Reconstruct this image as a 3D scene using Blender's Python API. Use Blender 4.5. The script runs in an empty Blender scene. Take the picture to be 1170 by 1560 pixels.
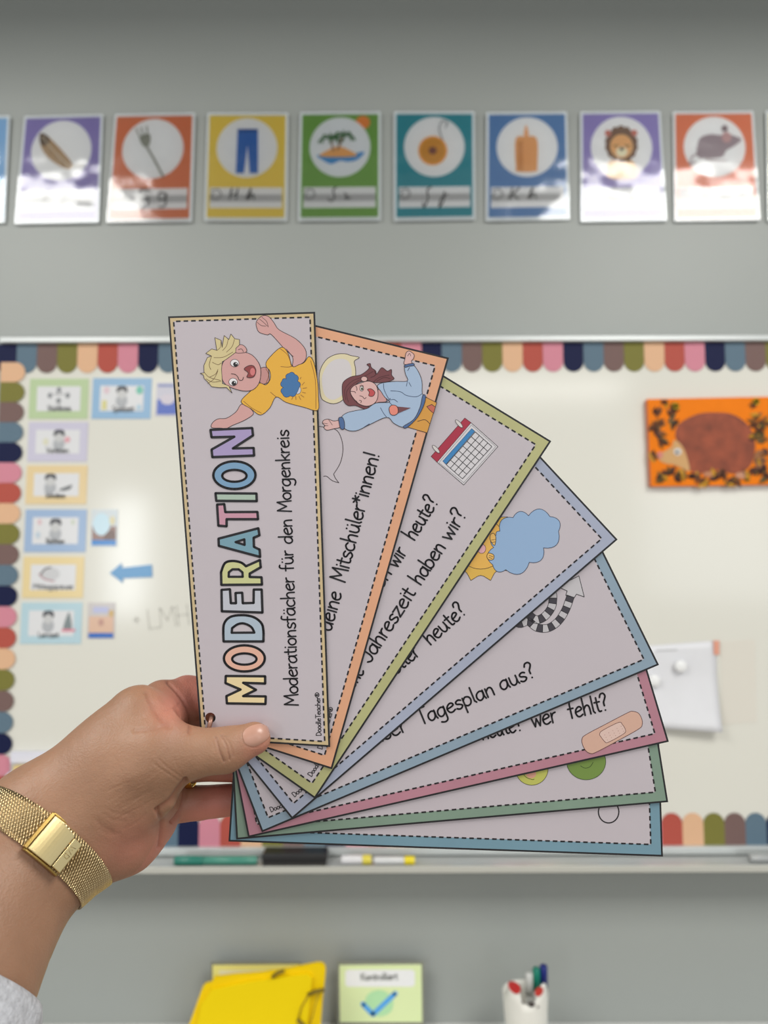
import bpy, math, random
import numpy as np
from mathutils import Vector, Matrix
from mathutils.geometry import tessellate_polygon

# ------------------------------------------------------------------ camera, world, lights
SC = bpy.context.scene
COL = SC.collection
F_PX = 1127.0
CAM = Vector((0, 0, 1.45))
PITCH, ROLL = math.radians(4.3), math.radians(0.15)
fwd = Vector((0, math.cos(PITCH), math.sin(PITCH)))
rt0 = Vector((1, 0, 0)); up0 = rt0.cross(fwd)
RT = rt0 * math.cos(ROLL) - up0 * math.sin(ROLL)
UP = up0 * math.cos(ROLL) + rt0 * math.sin(ROLL)
FW = fwd
cd = bpy.data.cameras.new('camera'); cam = bpy.data.objects.new('camera', cd); COL.objects.link(cam)
M = Matrix((RT, UP, -FW)).transposed().to_4x4(); M.translation = CAM
cam.matrix_world = M
cd.sensor_fit = 'VERTICAL'; cd.sensor_height = 36; cd.sensor_width = 27; cd.lens = F_PX * 36 / 1560
cd.clip_start = 0.01
cd.dof.use_dof = True; cd.dof.focus_distance = 0.383; cd.dof.aperture_fstop = 7.5
SC.camera = cam

w = bpy.data.worlds.new('world'); SC.world = w; w.use_nodes = True
w.node_tree.nodes['Background'].inputs[0].default_value = (0.93, 0.97, 1.0, 1)
w.node_tree.nodes['Background'].inputs[1].default_value = 0.58

def area(name, loc, target, sx, sy, power, color=(1, 1, 1)):
    l = bpy.data.lights.new(name, 'AREA'); l.shape = 'RECTANGLE'; l.size = sx; l.size_y = sy
    l.energy = power; l.color = color
    o = bpy.data.objects.new(name, l); COL.objects.link(o); o.location = loc
    d = Vector(target) - Vector(loc)
    o.rotation_euler = d.to_track_quat('-Z', 'Y').to_euler()
    return o
area('ceiling_lamp', (-1.60, -0.42, 2.97), (-1.60, -0.42, 0), 1.05, 1.1, 48, (1.0, 0.99, 0.95))
area('ceiling_lamp', (1.27, -0.42, 2.97), (1.27, -0.42, 0), 1.05, 1.1, 48, (1.0, 0.99, 0.95))
area('ceiling_lamp', (-1.9, -3.3, 2.97), (-1.9, -3.3, 0), 0.9, 0.35, 12, (1.0, 0.99, 0.95))
area('ceiling_lamp', (1.3, -3.3, 2.97), (1.3, -3.3, 0), 1.5, 0.3, 26, (1.0, 0.99, 0.95))
area('window_daylight', (-2.2, -3.4, 1.56), (-2.2, 1.2, 1.5), 0.3, 1.0, 13, (0.93, 0.97, 1.0))
area('window_daylight', (2.9, -3.6, 1.9), (0, 1.2, 1.3), 1.2, 1.5, 16, (0.93, 0.97, 1.0))

SC.view_settings.view_transform = 'Standard'; SC.view_settings.look = 'None'
SC.view_settings.exposure = 0.0; SC.view_settings.gamma = 1; SC.view_settings.use_curve_mapping = False

# ------------------------------------------------------------------ helpers
def tag(o, label=None, cat=None, group=None, kind=None):
    if label: o['label'] = label
    if cat: o['category'] = cat
    if group: o['group'] = group
    if kind: o['kind'] = kind
    return o

def empty(name, loc, label, cat, group=None):
    o = bpy.data.objects.new(name, None); COL.objects.link(o); o.location = loc
    o.empty_display_size = 0.02
    return tag(o, label, cat, group)

def parent(o, p):
    if p is not None:
        o.parent = p
        o.matrix_parent_inverse = Matrix.Translation(-Vector(p.location))
        if p.parent is not None:
            o.matrix_parent_inverse = Matrix.Identity(4)
    return o

def srgb(c):
    out = []
    for v in c:
        v = v / 255.0
        out.append(v / 12.92 if v <= 0.04045 else ((v + 0.055) / 1.055) ** 2.4)
    return out
E_NEAR, E_BOARD, E_WALL, E_POST = 1.0, 1.0, 1.05, 0.72
_mats = {}
def mat(c, E=1.0, rough=0.5, metal=0.0, spec=0.5, bump=0.0, bscale=400.0, vary=0.0, vscale=30.0, coat=0.0, trans=0.0):
    key = (tuple(c), E, rough, metal, spec, bump, bscale, vary, vscale, coat, trans)
    if key in _mats: return _mats[key]
    m = bpy.data.materials.new('surface'); m.use_nodes = True
    nt = m.node_tree; b = nt.nodes['Principled BSDF']
    lin = [min(0.92, v / E) for v in srgb(c)]
    b.inputs['Base Color'].default_value = (*lin, 1)
    b.inputs['Roughness'].default_value = rough; b.inputs['Metallic'].default_value = metal
    b.inputs['Specular IOR Level'].default_value = spec
    b.inputs['Coat Weight'].default_value = coat; b.inputs['Coat Roughness'].default_value = 0.05
    tc = nt.nodes.new('ShaderNodeTexCoord')
    if vary > 0:
        n = nt.nodes.new('ShaderNodeTexNoise'); n.inputs['Scale'].default_value = vscale; n.inputs['Detail'].default_value = 4
        nt.links.new(tc.outputs['Object'], n.inputs['Vector'])
        mr = nt.nodes.new('ShaderNodeMapRange'); mr.inputs['From Min'].default_value = 0.3; mr.inputs['From Max'].default_value = 0.7
        mr.inputs['To Min'].default_value = 1 - vary; mr.inputs['To Max'].default_value = 1 + vary
        nt.links.new(n.outputs['Fac'], mr.inputs['Value'])
        mx = nt.nodes.new('ShaderNodeVectorMath'); mx.operation = 'SCALE'
        mx.inputs[0].default_value = lin; nt.links.new(mr.outputs[0], mx.inputs['Scale'])
        nt.links.new(mx.outputs[0], b.inputs['Base Color'])
    if bump > 0:
        n = nt.nodes.new('ShaderNodeTexNoise'); n.inputs['Scale'].default_value = bscale; n.inputs['Detail'].default_value = 3
        nt.links.new(tc.outputs['Object'], n.inputs['Vector'])
        bp = nt.nodes.new('ShaderNodeBump'); bp.inputs['Strength'].default_value = 1.0; bp.inputs['Distance'].default_value = bump
        nt.links.new(n.outputs['Fac'], bp.inputs['Height']); nt.links.new(bp.outputs[0], b.inputs['Normal'])
    _mats[key] = m
    return m

def ray(px, py):
    return FW + RT * ((px - 585) / F_PX) + UP * ((780 - py) / F_PX)
def P(px, py, d):
    return CAM + ray(px, py) * d

class Surf:                       # a flat surface of the scene addressed by where it is seen
    def __init__(s, point, normal): s.p = Vector(point); s.n = Vector(normal).normalized()
    def pt(s, px, py, h=0.0):
        r = ray(px, py); o = s.p
        t = (o - CAM).dot(s.n) / r.dot(s.n)
        return CAM + r * t + s.n * h
def wall_surf(Y): return Surf((0, Y, 1.5), (0, -1, 0))
def card_surf(d): return Surf(CAM + FW * d, -FW)

class MB:
    def __init__(s): s.v = []; s.f = []; s.mi = []; s.mats = []; s.smooth = []
    def m(s, mt):
        if mt not in s.mats: s.mats.append(mt)
        return s.mats.index(mt)
    def add(s, vs, fs, mt, smooth=False):
        b = len(s.v); s.v.extend([tuple(v) for v in vs]); i = s.m(mt)
        for f in fs: s.f.append(tuple(b + k for k in f)); s.mi.append(i); s.smooth.append(smooth)
    def box(s, lo, hi, mt, bev=0):
        x0, y0, z0 = lo; x1, y1, z1 = hi
        vs = [(x0, y0, z0), (x1, y0, z0), (x1, y1, z0), (x0, y1, z0), (x0, y0, z1), (x1, y0, z1), (x1, y1, z1), (x0, y1, z1)]
        s.add(vs, [(0, 3, 2, 1), (4, 5, 6, 7), (0, 1, 5, 4), (1, 2, 6, 5), (2, 3, 7, 6), (3, 0, 4, 7)], mt)
    def prism(s, loop3, n, th, mt, holes=(), side=None):   # closed 3D loop, extruded against n by th
        n = Vector(n); loops = [list(loop3)] + [list(h) for h in holes]
        flat = [p for l in loops for p in l]; N = len(flat)
        tris = tessellate_polygon([[Vector(p) for p in l] for l in loops])
        s.add(flat, [tuple(t) for t in tris], mt)
        back = [Vector(p) - n * th for p in flat]
        s.add(back, [tuple(reversed(t)) for t in tris], side or mt)
        b = 0
        for l in loops:
            k = len(l)
            vs = [flat[b + i] for i in range(k)] + [back[b + i] for i in range(k)]
            s.add(vs, [(i, (i + 1) % k, k + (i + 1) % k, k + i) for i in range(k)], side or mt)
            b += k
    def tube(s, pts, rad, mt, seg=10, closed=False):
        pts = [Vector(p) for p in pts]; n = len(pts); vs = []; up = None
        for i, p in enumerate(pts):
            a = pts[(i - 1) % n] if (closed or i > 0) else p
            b = pts[(i + 1) % n] if (closed or i < n - 1) else p
            t = (b - a).normalized()
            if up is None:
                up = t.orthogonal().normalized()
            up = (up - t * up.dot(t)).normalized(); q = t.cross(up)
            r = rad[i] if isinstance(rad, (list, tuple)) else rad
            for k in range(seg):
                an = 2 * math.pi * k / seg
                vs.append(p + (up * math.cos(an) + q * math.sin(an)) * r)
        fs = []
        for i in range(n if closed else n - 1):
            j = (i + 1) % n
            for k in range(seg):
                fs.append((i * seg + k, i * seg + (k + 1) % seg, j * seg + (k + 1) % seg, j * seg + k))
        if not closed:
            fs.append(tuple(reversed(range(seg)))); fs.append(tuple((n - 1) * seg + k for k in range(seg)))
        s.add(vs, fs, mt, True)
    def build(s, name, par=None, bevel=0):
        me = bpy.data.meshes.new(name); me.from_pydata(s.v, [], s.f)
        for m_ in s.mats: me.materials.append(m_)
        me.polygons.foreach_set('material_index', s.mi); me.polygons.foreach_set('use_smooth', s.smooth)
        me.update()
        o = bpy.data.objects.new(name, me); COL.objects.link(o)
        if bevel:
            md = o.modifiers.new('bevel', 'BEVEL'); md.width = bevel; md.segments = 2; md.limit_method = 'ANGLE'
        return parent(o, par)

def recenter(o):
    me = o.data; c = Vector((0, 0, 0)); n = len(me.vertices)
    co = np.zeros(n * 3); me.vertices.foreach_get('co', co); co = co.reshape(-1, 3)
    c = (co.min(0) + co.max(0)) / 2; co -= c; me.vertices.foreach_set('co', co.ravel()); me.update()
    o.location = Vector(c)
    return o

def crom(pts, closed=False, n=5):
    if len(pts) < 3: return list(pts)
    out = []; N = len(pts)
    for i in range(N if closed else N - 1):
        if closed: p = [pts[(i + k) % N] for k in (-1, 0, 1, 2)]
        else: p = [pts[max(0, min(N - 1, i + k))] for k in (-1, 0, 1, 2)]
        for j in range(n):
            t = j / n
            out.append(tuple(0.5 * ((2 * p[1][a]) + (-p[0][a] + p[2][a]) * t + (2 * p[0][a] - 5 * p[1][a] + 4 * p[2][a] - p[3][a]) * t * t
                                    + (-p[0][a] + 3 * p[1][a] - 3 * p[2][a] + p[3][a]) * t ** 3) for a in range(2)))
    if not closed: out.append(tuple(pts[-1]))
    return out
def ell(cx, cy, rx, ry, n=28, rot=0):
    c, s = math.cos(rot), math.sin(rot)
    return [(cx + rx * math.cos(a) * c - ry * math.sin(a) * s, cy + rx * math.cos(a) * s + ry * math.sin(a) * c) for a in [2 * math.pi * i / n for i in range(n)]]
def scallop(cusps, bulge=0.35, n=8):
    out = []; N = len(cusps)
    cx = sum(c[0] for c in cusps) / N; cy = sum(c[1] for c in cusps) / N
    for i in range(N):
        a = cusps[i]; b = cusps[(i + 1) % N]
        dx, dy = b[0] - a[0], b[1] - a[1]; nx, ny = dy, -dx
        mx, my = (a[0] + b[0]) / 2 - cx, (a[1] + b[1]) / 2 - cy
        if nx * mx + ny * my < 0: nx, ny = -nx, -ny
        for j in range(n):
            t = j / n; h = math.sin(math.pi * t) ** 0.8 * bulge
            out.append((a[0] + dx * t + nx * h, a[1] + dy * t + ny * h))
    return out
def T(ox, oy, k):
    return lambda pts: [(ox + x / k, oy + y / k) for x, y in pts]
def cut(pts, inside):
    return [p for p in pts if inside(p)]

class Ink:                        # flat print on a surface
    def __init__(s, surf, E, step=0.00003, h0=0.00012, rough=0.45, spec=0.5):
        s.s = surf; s.E = E; s.step = step; s.h = h0; s.mb = MB(); s.rough = rough; s.spec = spec
    def mt(s, c): return mat(c, s.E, s.rough, spec=s.spec) if isinstance(c, (tuple, list)) else c
    def fill(s, poly, c, holes=()):
        loops = [list(poly)] + [list(h) for h in holes]
        tris = tessellate_polygon([[Vector((p[0], p[1], 0)) for p in l] for l in loops])
        flat = [p for l in loops for p in l]
        s.mb.add([s.s.pt(p[0], p[1], s.h) for p in flat], [tuple(t) for t in tris], s.mt(c)); s.h += s.step
    def stroke(s, pts, wd, c, closed=False, smooth=True, bump=True, joints=True):
        if smooth: pts = crom(pts, closed, 4)
        r = wd / 2; vs = []; fs = []; N = len(pts)
        for i in range(N if closed else N - 1):
            a = pts[i]; b = pts[(i + 1) % N]; dx, dy = b[0] - a[0], b[1] - a[1]; L = math.hypot(dx, dy)
            if L < 1e-6: continue
            nx, ny = -dy / L * r, dx / L * r; k = len(vs)
            vs += [(a[0] + nx, a[1] + ny), (b[0] + nx, b[1] + ny), (b[0] - nx, b[1] - ny), (a[0] - nx, a[1] - ny)]
            fs.append((k, k + 1, k + 2, k + 3))
        if joints:
            for p in pts:
                k = len(vs); vs += ell(p[0], p[1], r, r, 8); fs.append(tuple(range(k, k + 8)))
        s.mb.add([s.s.pt(x, y, s.h) for x, y in vs], fs, s.mt(c))
        if bump: s.h += s.step
    def shape(s, poly, c, line=None, lw=0.9, smooth=True):
        if smooth: poly = crom(poly, True, 4)
        s.fill(poly, c)
        if line: s.stroke(poly, lw, line, closed=True, smooth=False)
    def build(s, name, par): return s.mb.build(name, par)

# ------------------------------------------------------------------ handwriting
bowl = [(4, 4.2), (2.6, 5), (.8, 4), (.3, 2), (1, .3), (2.3, .1), (3.6, 1.5), (4, 4.2)]
arch = [(.5, 3), (1.8, 4.7), (3.1, 4.7), (3.7, 3.3), (3.8, 0)]
bb = [(.5, 3.5), (1.8, 5), (3.6, 4.4), (4.2, 2.5), (3.4, .5), (1.8, 0), (.5, 1)]
ovo = [(2.2, 5), (.8, 4), (.3, 2.4), (1, .5), (2.2, 0), (3.5, .6), (4, 2.6), (3.4, 4.4), (2.2, 5)]
uu = [(.5, 5), (.6, 1.6), (1.6, .1), (3, .5), (3.8, 2.5)]
G = {
 'a': (5, [bowl], [[(4, 5), (4.05, 1.2), (4.5, 0)]]), 'b': (5, [bb], [[(.5, 9), (.5, 0)]]),
 'c': (4.4, [[(3.8, 4.2), (2.4, 5), (.8, 4), (.3, 2.2), (1, .4), (2.4, 0), (3.8, .7)]], []),
 'd': (5, [bowl], [[(4, 9), (4, 0)]]),
 'e': (4.6, [[(.4, 2.6), (2.2, 2.9), (3.8, 3.6), (3.4, 4.8), (2.2, 5), (.8, 3.9), (.3, 2.2), (1, .4), (2.4, 0), (4, .8)]], []),
 'f': (3.6, [[(3.3, 8.8), (2.2, 9), (1.5, 7.8), (1.4, 5), (1.4, 0)]], [[(0, 5), (3, 5)]]),
 'g': (5, [bowl, [(4, 5), (4, 0), (3.8, -2.6), (2.3, -3.5), (.5, -2.8)]], []),
 'h': (4.8, [arch], [[(.5, 9), (.5, 0)]]), 'i': (1.8, [], [[(.8, 5), (.8, 0)], [(.8, 7), (.85, 7.1)]]),
 'k': (4.4, [], [[(.5, 9), (.5, 0)], [(3.6, 5), (.5, 2.2)], [(1.5, 3), (3.8, 0)]]), 'l': (2, [], [[(.7, 9), (.7, 1), (1.4, 0)]]),
 'm': (7, [[(.5, 3), (1.6, 4.8), (2.8, 4.5), (3.2, 3), (3.2, 0)], [(3.2, 3), (4.4, 4.8), (5.6, 4.5), (6, 3), (6, 0)]], [[(.5, 5), (.5, 0)]]),
 'n': (4.8, [arch], [[(.5, 5), (.5, 0)]]), 'o': (4.6, [ovo], []), 'p': (5, [bb], [[(.5, 5), (.5, -3.5)]]),
 'r': (3.2, [[(.5, 3), (1.4, 4.6), (2.8, 5)]], [[(.5, 5), (.5, 0)]]),
 's': (4, [[(3.4, 4.4), (2.2, 5), (.8, 4.3), (.9, 3.1), (2.4, 2.4), (3.4, 1.4), (2.6, .2), (1.4, 0), (.3, .7)]], []),
 't': (3.3, [[(1.4, 7.6), (1.4, 2), (1.9, .3), (3, .3)]], [[(0, 5.2), (2.9, 5.2)]]),
 'u': (5, [uu], [[(3.8, 5), (3.9, 1), (4.4, 0)]]), 'w': (5.6, [], [[(0, 5), (1.3, 0), (2.6, 4), (3.9, 0), (5.2, 5)]]),
 'z': (4.2, [], [[(.2, 5), (3.6, 5), (.2, 0), (3.8, 0)]]), 'ß': (5, [[(.5, 0), (.5, 7), (2, 9), (3.6, 7.6), (2.2, 5), (4, 3), (3, .3), (1.6, .3)]], []),
 'M': (7, [], [[(.4, 0), (1, 9), (3.3, 3), (5.8, 9), (6.4, 0)]]), 'D': (5.6, [[(.5, 9), (3, 8.6), (4.8, 6), (4.8, 3), (3, .4), (.5, 0)]], [[(.5, 9), (.5, 0)]]),
 'V': (5.4, [], [[(0, 9), (2.5, 0), (5, 9)]]), 'A': (5.6, [], [[(0, 0), (2.6, 9), (5.2, 0)], [(1, 3.4), (4.2, 3.4)]]),
 'T': (5, [], [[(0, 9), (5.2, 9)], [(2.6, 9), (2.6, 0)]]), 'J': (4.6, [[(3.6, 9), (3.7, 3), (3, .4), (1.6, 0), (.2, 1.4)]], [[(1.8, 9), (4.4, 9)]]),
 'W': (8, [], [[(0, 9), (2, 0), (4, 7), (6, 0), (8, 9)]]), 'U': (5.6, [[(.5, 9), (.6, 3), (2.4, 0), (4.4, 2), (4.8, 9)]], []),
 'K': (5, [], [[(.5, 9), (.5, 0)], [(4.4, 9), (.5, 4)], [(1.6, 5), (4.6, 0)]]), 'L': (4.6, [], [[(.5, 9), (.5, 0), (4.2, 0)]]),
 'H': (5.6, [], [[(.5, 9), (.5, 0)], [(4.6, 9), (4.6, 0)], [(.5, 4.6), (4.6, 4.6)]]), 'F': (4.6, [], [[(4.2, 9), (.5, 9), (.5, 0)], [(.5, 5), (3.4, 5)]]),
 'S': (5, [[(4.2, 8), (2.6, 9), (.8, 7.6), (1.4, 5.4), (3.6, 4), (4.2, 1.6), (2.4, 0), (.4, 1)]], []),
 'R': (5, [[(.5, 9), (3.4, 8.6), (3.8, 6.4), (2.6, 4.8), (.5, 4.6)]], [[(.5, 9), (.5, 0)], [(2, 4.6), (4.4, 0)]]),
 'B': (5, [[(.5, 9), (3.2, 8.6), (3.4, 5.6), (.6, 4.9), (3.8, 4.2), (4, 1), (.5, 0)]], [[(.5, 9), (.5, 0)]]),
 '?': (4, [[(.3, 7.3), (1, 8.8), (2.6, 9), (3.4, 7.6), (2.8, 6), (1.9, 4.4), (1.9, 2.6)]], [[(1.9, .2), (1.95, .3)]]),
 '!': (2, [], [[(.8, 9), (.8, 2.6)], [(.8, .2), (.85, .3)]]), '*': (4.2, [], [[(2, 8.2), (2, 4.2)], [(.3, 7.2), (3.7, 5.2)], [(3.7, 7.2), (.3, 5.2)]]),
 '+': (5, [], [[(.5, 4.2), (4, 4.2)], [(2.2, 6), (2.2, 2.4)]]), ',': (1.6, [], [[(.8, .6), (.3, -1.4)]]),
 '®': (7, [[(3.2 + 3.2 * math.cos(a), 5 + 3.6 * math.sin(a)) for a in [i * math.pi / 5 for i in range(11)]]],
       [[(2.2, 3.2), (2.2, 7), (3.8, 6.6), (3.6, 5.2), (2.2, 5), (4.2, 3.2)]]), ' ': (3.6, [], []),
 'j': (2.4, [[(1.4, 5), (1.4, -2), (.2, -3.2)]], [[(1.4, 7), (1.45, 7.1)]])}
for ch, base in (('ä', 'a'), ('ü', 'u'), ('ö', 'o')):
    gw, a_, b_ = G[base]; G[ch] = (gw, a_, b_ + [[(1.4, 7), (1.45, 7.1)], [(3.2, 7), (3.25, 7.1)]])

def write(ink, txt, p0, p1, unit, wd, c, fn=None):
    total = sum(G[ch][0] for ch in txt)
    dx, dy = p1[0] - p0[0], p1[1] - p0[1]; L = math.hypot(dx, dy); ux, uy = dx / L, dy / L
    vx, vy = uy, -ux; k = L / total; x = 0
    for ch in txt:
        gw, sm, ln = G[ch]
        def tr(q):
            r = [(p0[0] + ux * (x + a * k + 0.0) + vx * b * unit, p0[1] + uy * (x + a * k) + vy * b * unit) for a, b in q]
            return [fn(p) for p in r] if fn else r
        for q in sm: ink.stroke(tr(crom(q, False, 4)), wd, c, smooth=False, bump=False)
        for q in ln: ink.stroke(tr(q), wd, c, smooth=False, bump=False)
        x += gw * k
    ink.h += ink.step

# ------------------------------------------------------------------ room
YW, YB = 1.490, 1.465           # wall plane, whiteboard face
WS, BS = wall_surf(YW), wall_surf(YB)
def wz(py, Y=YB): return wall_surf(Y).pt(585, py).z
def wx(px, py, Y=YB): return wall_surf(Y).pt(px, py).x
b = MB(); b.box((-3.2, YW, 0), (3.2, YW + 0.12, 3.0), mat((164, 168, 164), E_WALL, 0.42, vary=0.015, vscale=3, bump=0.0002, bscale=60))
tag(recenter(b.build('wall_back')), kind='structure')
b = MB(); b.box((-3.2, -4.2, -0.06), (3.2, YW, 0), mat((150, 140, 125), 1, 0.5, vary=0.05, vscale=4)); tag(recenter(b.build('floor')), kind='structure')
b = MB(); b.box((-3.2, -4.2, 3.0), (3.2, YW + .12, 3.06), mat((205, 203, 198), 1, 0.8)); tag(recenter(b.build('ceiling')), kind='structure')
# unseen box added above the frame to shade the top of the wall
zt = wz(-30, YW)
b = MB(); b.box((-3.0, YW - 0.76, zt + 0.03), (3.0, YW, zt + 0.30), mat((120, 122, 120), 1, 0.5)); tag(recenter(b.build('light_blocker_1')), kind='structure')

# whiteboard
alu = mat((205, 209, 208), 1, 0.3, metal=0.35)
xl, xr = wx(3, 525), wx(1345, 900)
zb0, zb1 = wz(1300), wz(520)
wb = empty('whiteboard', (0, YB + 0.01, zb0), 'large white magnetic whiteboard edged with coloured paper scallops', 'whiteboard')
b = MB(); b.box((xl, YB, zb0), (xr, YW - 0.001, zb1), mat((226, 224, 214), E_BOARD, 0.13, spec=0.45, vary=0.008, vscale=2)); b.build('board_surface', wb)
b = MB(); b.box((xl, YB - 0.012, zb1 - 0.004), (xr, YW - 0.001, zb1 + 0.008), alu); b.build('top_rail', wb, 0.002)
b = MB(); b.box((xl, YB - 0.012, wz(1300)), (xr, YW - 0.001, wz(1288)), alu); b.build('bottom_rail', wb, 0.003)
# pen tray
zt0 = wz(1301)
LIP = YB - 0.062
b = MB()
b.box((xl, LIP, zt0 - 0.006), (xr, YB, zt0 - 0.001), mat((190, 193, 192), 1, 0.35, metal=0.3))
b.box((xl, LIP - 0.003, zt0 - 0.010), (xr, LIP + 0.001, zt0 + 0.002), mat((208, 208, 200), 1, 0.3, metal=0.3))
tray = b.build('pen_tray', None, 0.001); recenter(tray)
tag(tray, 'long pale aluminium pen tray under the whiteboard', 'tray')
ZT = zt0 - 0.001

# scalloped paper borders
SCO = {'navy': (22, 28, 66), 'slate': (98, 120, 136), 'brown': (122, 98, 94), 'olive': (126, 122, 60), 'peach': (226, 182, 146), 'terra': (182, 86, 74), 'pink': (212, 138, 154)}
order = ['navy', 'slate', 'brown', 'olive', 'peach', 'terra', 'pink']
def scallop_mesh(w, L, lift):
    pts = [(-w / 2, 0), (w / 2, 0)]
    pts += [(w / 2 * math.cos(a), -(L - w * .5) - w * .5 * math.sin(a)) for a in [math.pi * i / 10 for i in range(11)]]
    me = bpy.data.meshes.new('scallop'); n = len(pts)
    vs = [(x, -lift, z) for x, z in pts] + [(x, -lift + .0006, z) for x, z in pts]
    fs = [tuple(range(n)), tuple(range(2 * n - 1, n - 1, -1))] + [(i, n + i, n + (i + 1) % n, (i + 1) % n) for i in range(n)]
    me.from_pydata(vs, [], fs); me.materials.append(mat((1, 2, 3))); return me
pxm = 1.465 / F_PX
wS = 31.4 * pxm
mesh_top = scallop_mesh(wS * .99, 46 * pxm, 0.0015); mesh_side = scallop_mesh(wS * .99, 38 * pxm, 0.0027)
back_m = mat((232, 230, 222), E_BOARD, 0.5)
def scallop_strip(label, items, rot, horizontal):
    # items: list of (x, z, colour)
    r = empty('scalloped_border', (items[0][0], YB, items[0][1]), label, 'border', 'scalloped borders of the whiteboard')
    for (x, z, cn) in items:
        o = bpy.data.objects.new('scallop', mesh_top if horizontal else mesh_side); COL.objects.link(o)
        o.material_slots[0].link = 'OBJECT'; o.material_slots[0].material = mat(SCO[cn], E_BOARD, 0.6, spec=.2)
        o.parent = r; o.location = Vector((x, YB, z)) - r.location; o.rotation_euler = (0, rot, 0)
    return r
x0 = wx(11, 525); zt_ = wz(523)
scallop_strip('row of downward coloured paper scallops along the top edge of the whiteboard',
    [(x0 + i * wS, zt_, order[i % 7]) for i in range(0, 42)], 0, True)
lorder = ['peach', 'olive', 'brown', 'slate', 'navy', 'pink', 'terra']
zl0 = wz(566)
scallop_strip('column of coloured paper scallops down the left edge of the whiteboard',
    [(xl + 0.0005, zl0 - i * wS * .997, lorder[i % 7]) for i in range(0, 22)], -math.pi / 2, False)
border = ['slate', 'navy', 'pink', 'terra', 'peach', 'olive', 'brown']
xb0 = wx(255, 1285); zb_ = wz(1288)
scallop_strip('row of upright coloured paper scallops along the bottom edge of the whiteboard',
    [(xb0 + i * wS * .99, zb_, border[i % 7]) for i in range(-6, 34)], math.pi, True)

# ------------------------------------------------------------------ alphabet posters on the wall
def quad(c):   # bilinear uv -> px; v grows downward
    tl, tr, br, bl = c
    return lambda u, v: ((tl[0] * (1 - u) + tr[0] * u) * (1 - v) + (bl[0] * (1 - u) + br[0] * u) * v,
                         (tl[1] * (1 - u) + tr[1] * u) * (1 - v) + (bl[1] * (1 - u) + br[1] * u) * v)
def film_mat():
    if 'clear_film' in bpy.data.materials: return bpy.data.materials['clear_film']
    m = bpy.data.materials.new('clear_film'); m.use_nodes = True; nt = m.node_tree; nt.nodes.remove(nt.nodes['Principled BSDF'])
    out = nt.nodes['Material Output']; tr = nt.nodes.new('ShaderNodeBsdfTransparent'); gl = nt.nodes.new('ShaderNodeBsdfGlossy'); gl.inputs['Roughness'].default_value = .09
    fr = nt.nodes.new('ShaderNodeFresnel'); fr.inputs[0].default_value = 1.75; mx = nt.nodes.new('ShaderNodeMixShader')
    tc = nt.nodes.new('ShaderNodeTexCoord'); n = nt.nodes.new('ShaderNodeTexNoise'); n.inputs['Scale'].default_value = 16; n.inputs['Detail'].default_value = 1
    bp = nt.nodes.new('ShaderNodeBump'); bp.inputs['Distance'].default_value = .0022; bp.inputs['Strength'].default_value = 1
    nt.links.new(tc.outputs['Object'], n.inputs['Vector']); nt.links.new(n.outputs['Fac'], bp.inputs['Height']); nt.links.new(bp.outputs[0], gl.inputs['Normal'])
    nt.links.new(fr.outputs[0], mx.inputs[0]); nt.links.new(tr.outputs[0], mx.inputs[1]); nt.links.new(gl.outputs[0], mx.inputs[2]); nt.links.new(mx.outputs[0], out.inputs[0])
    return m
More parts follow.
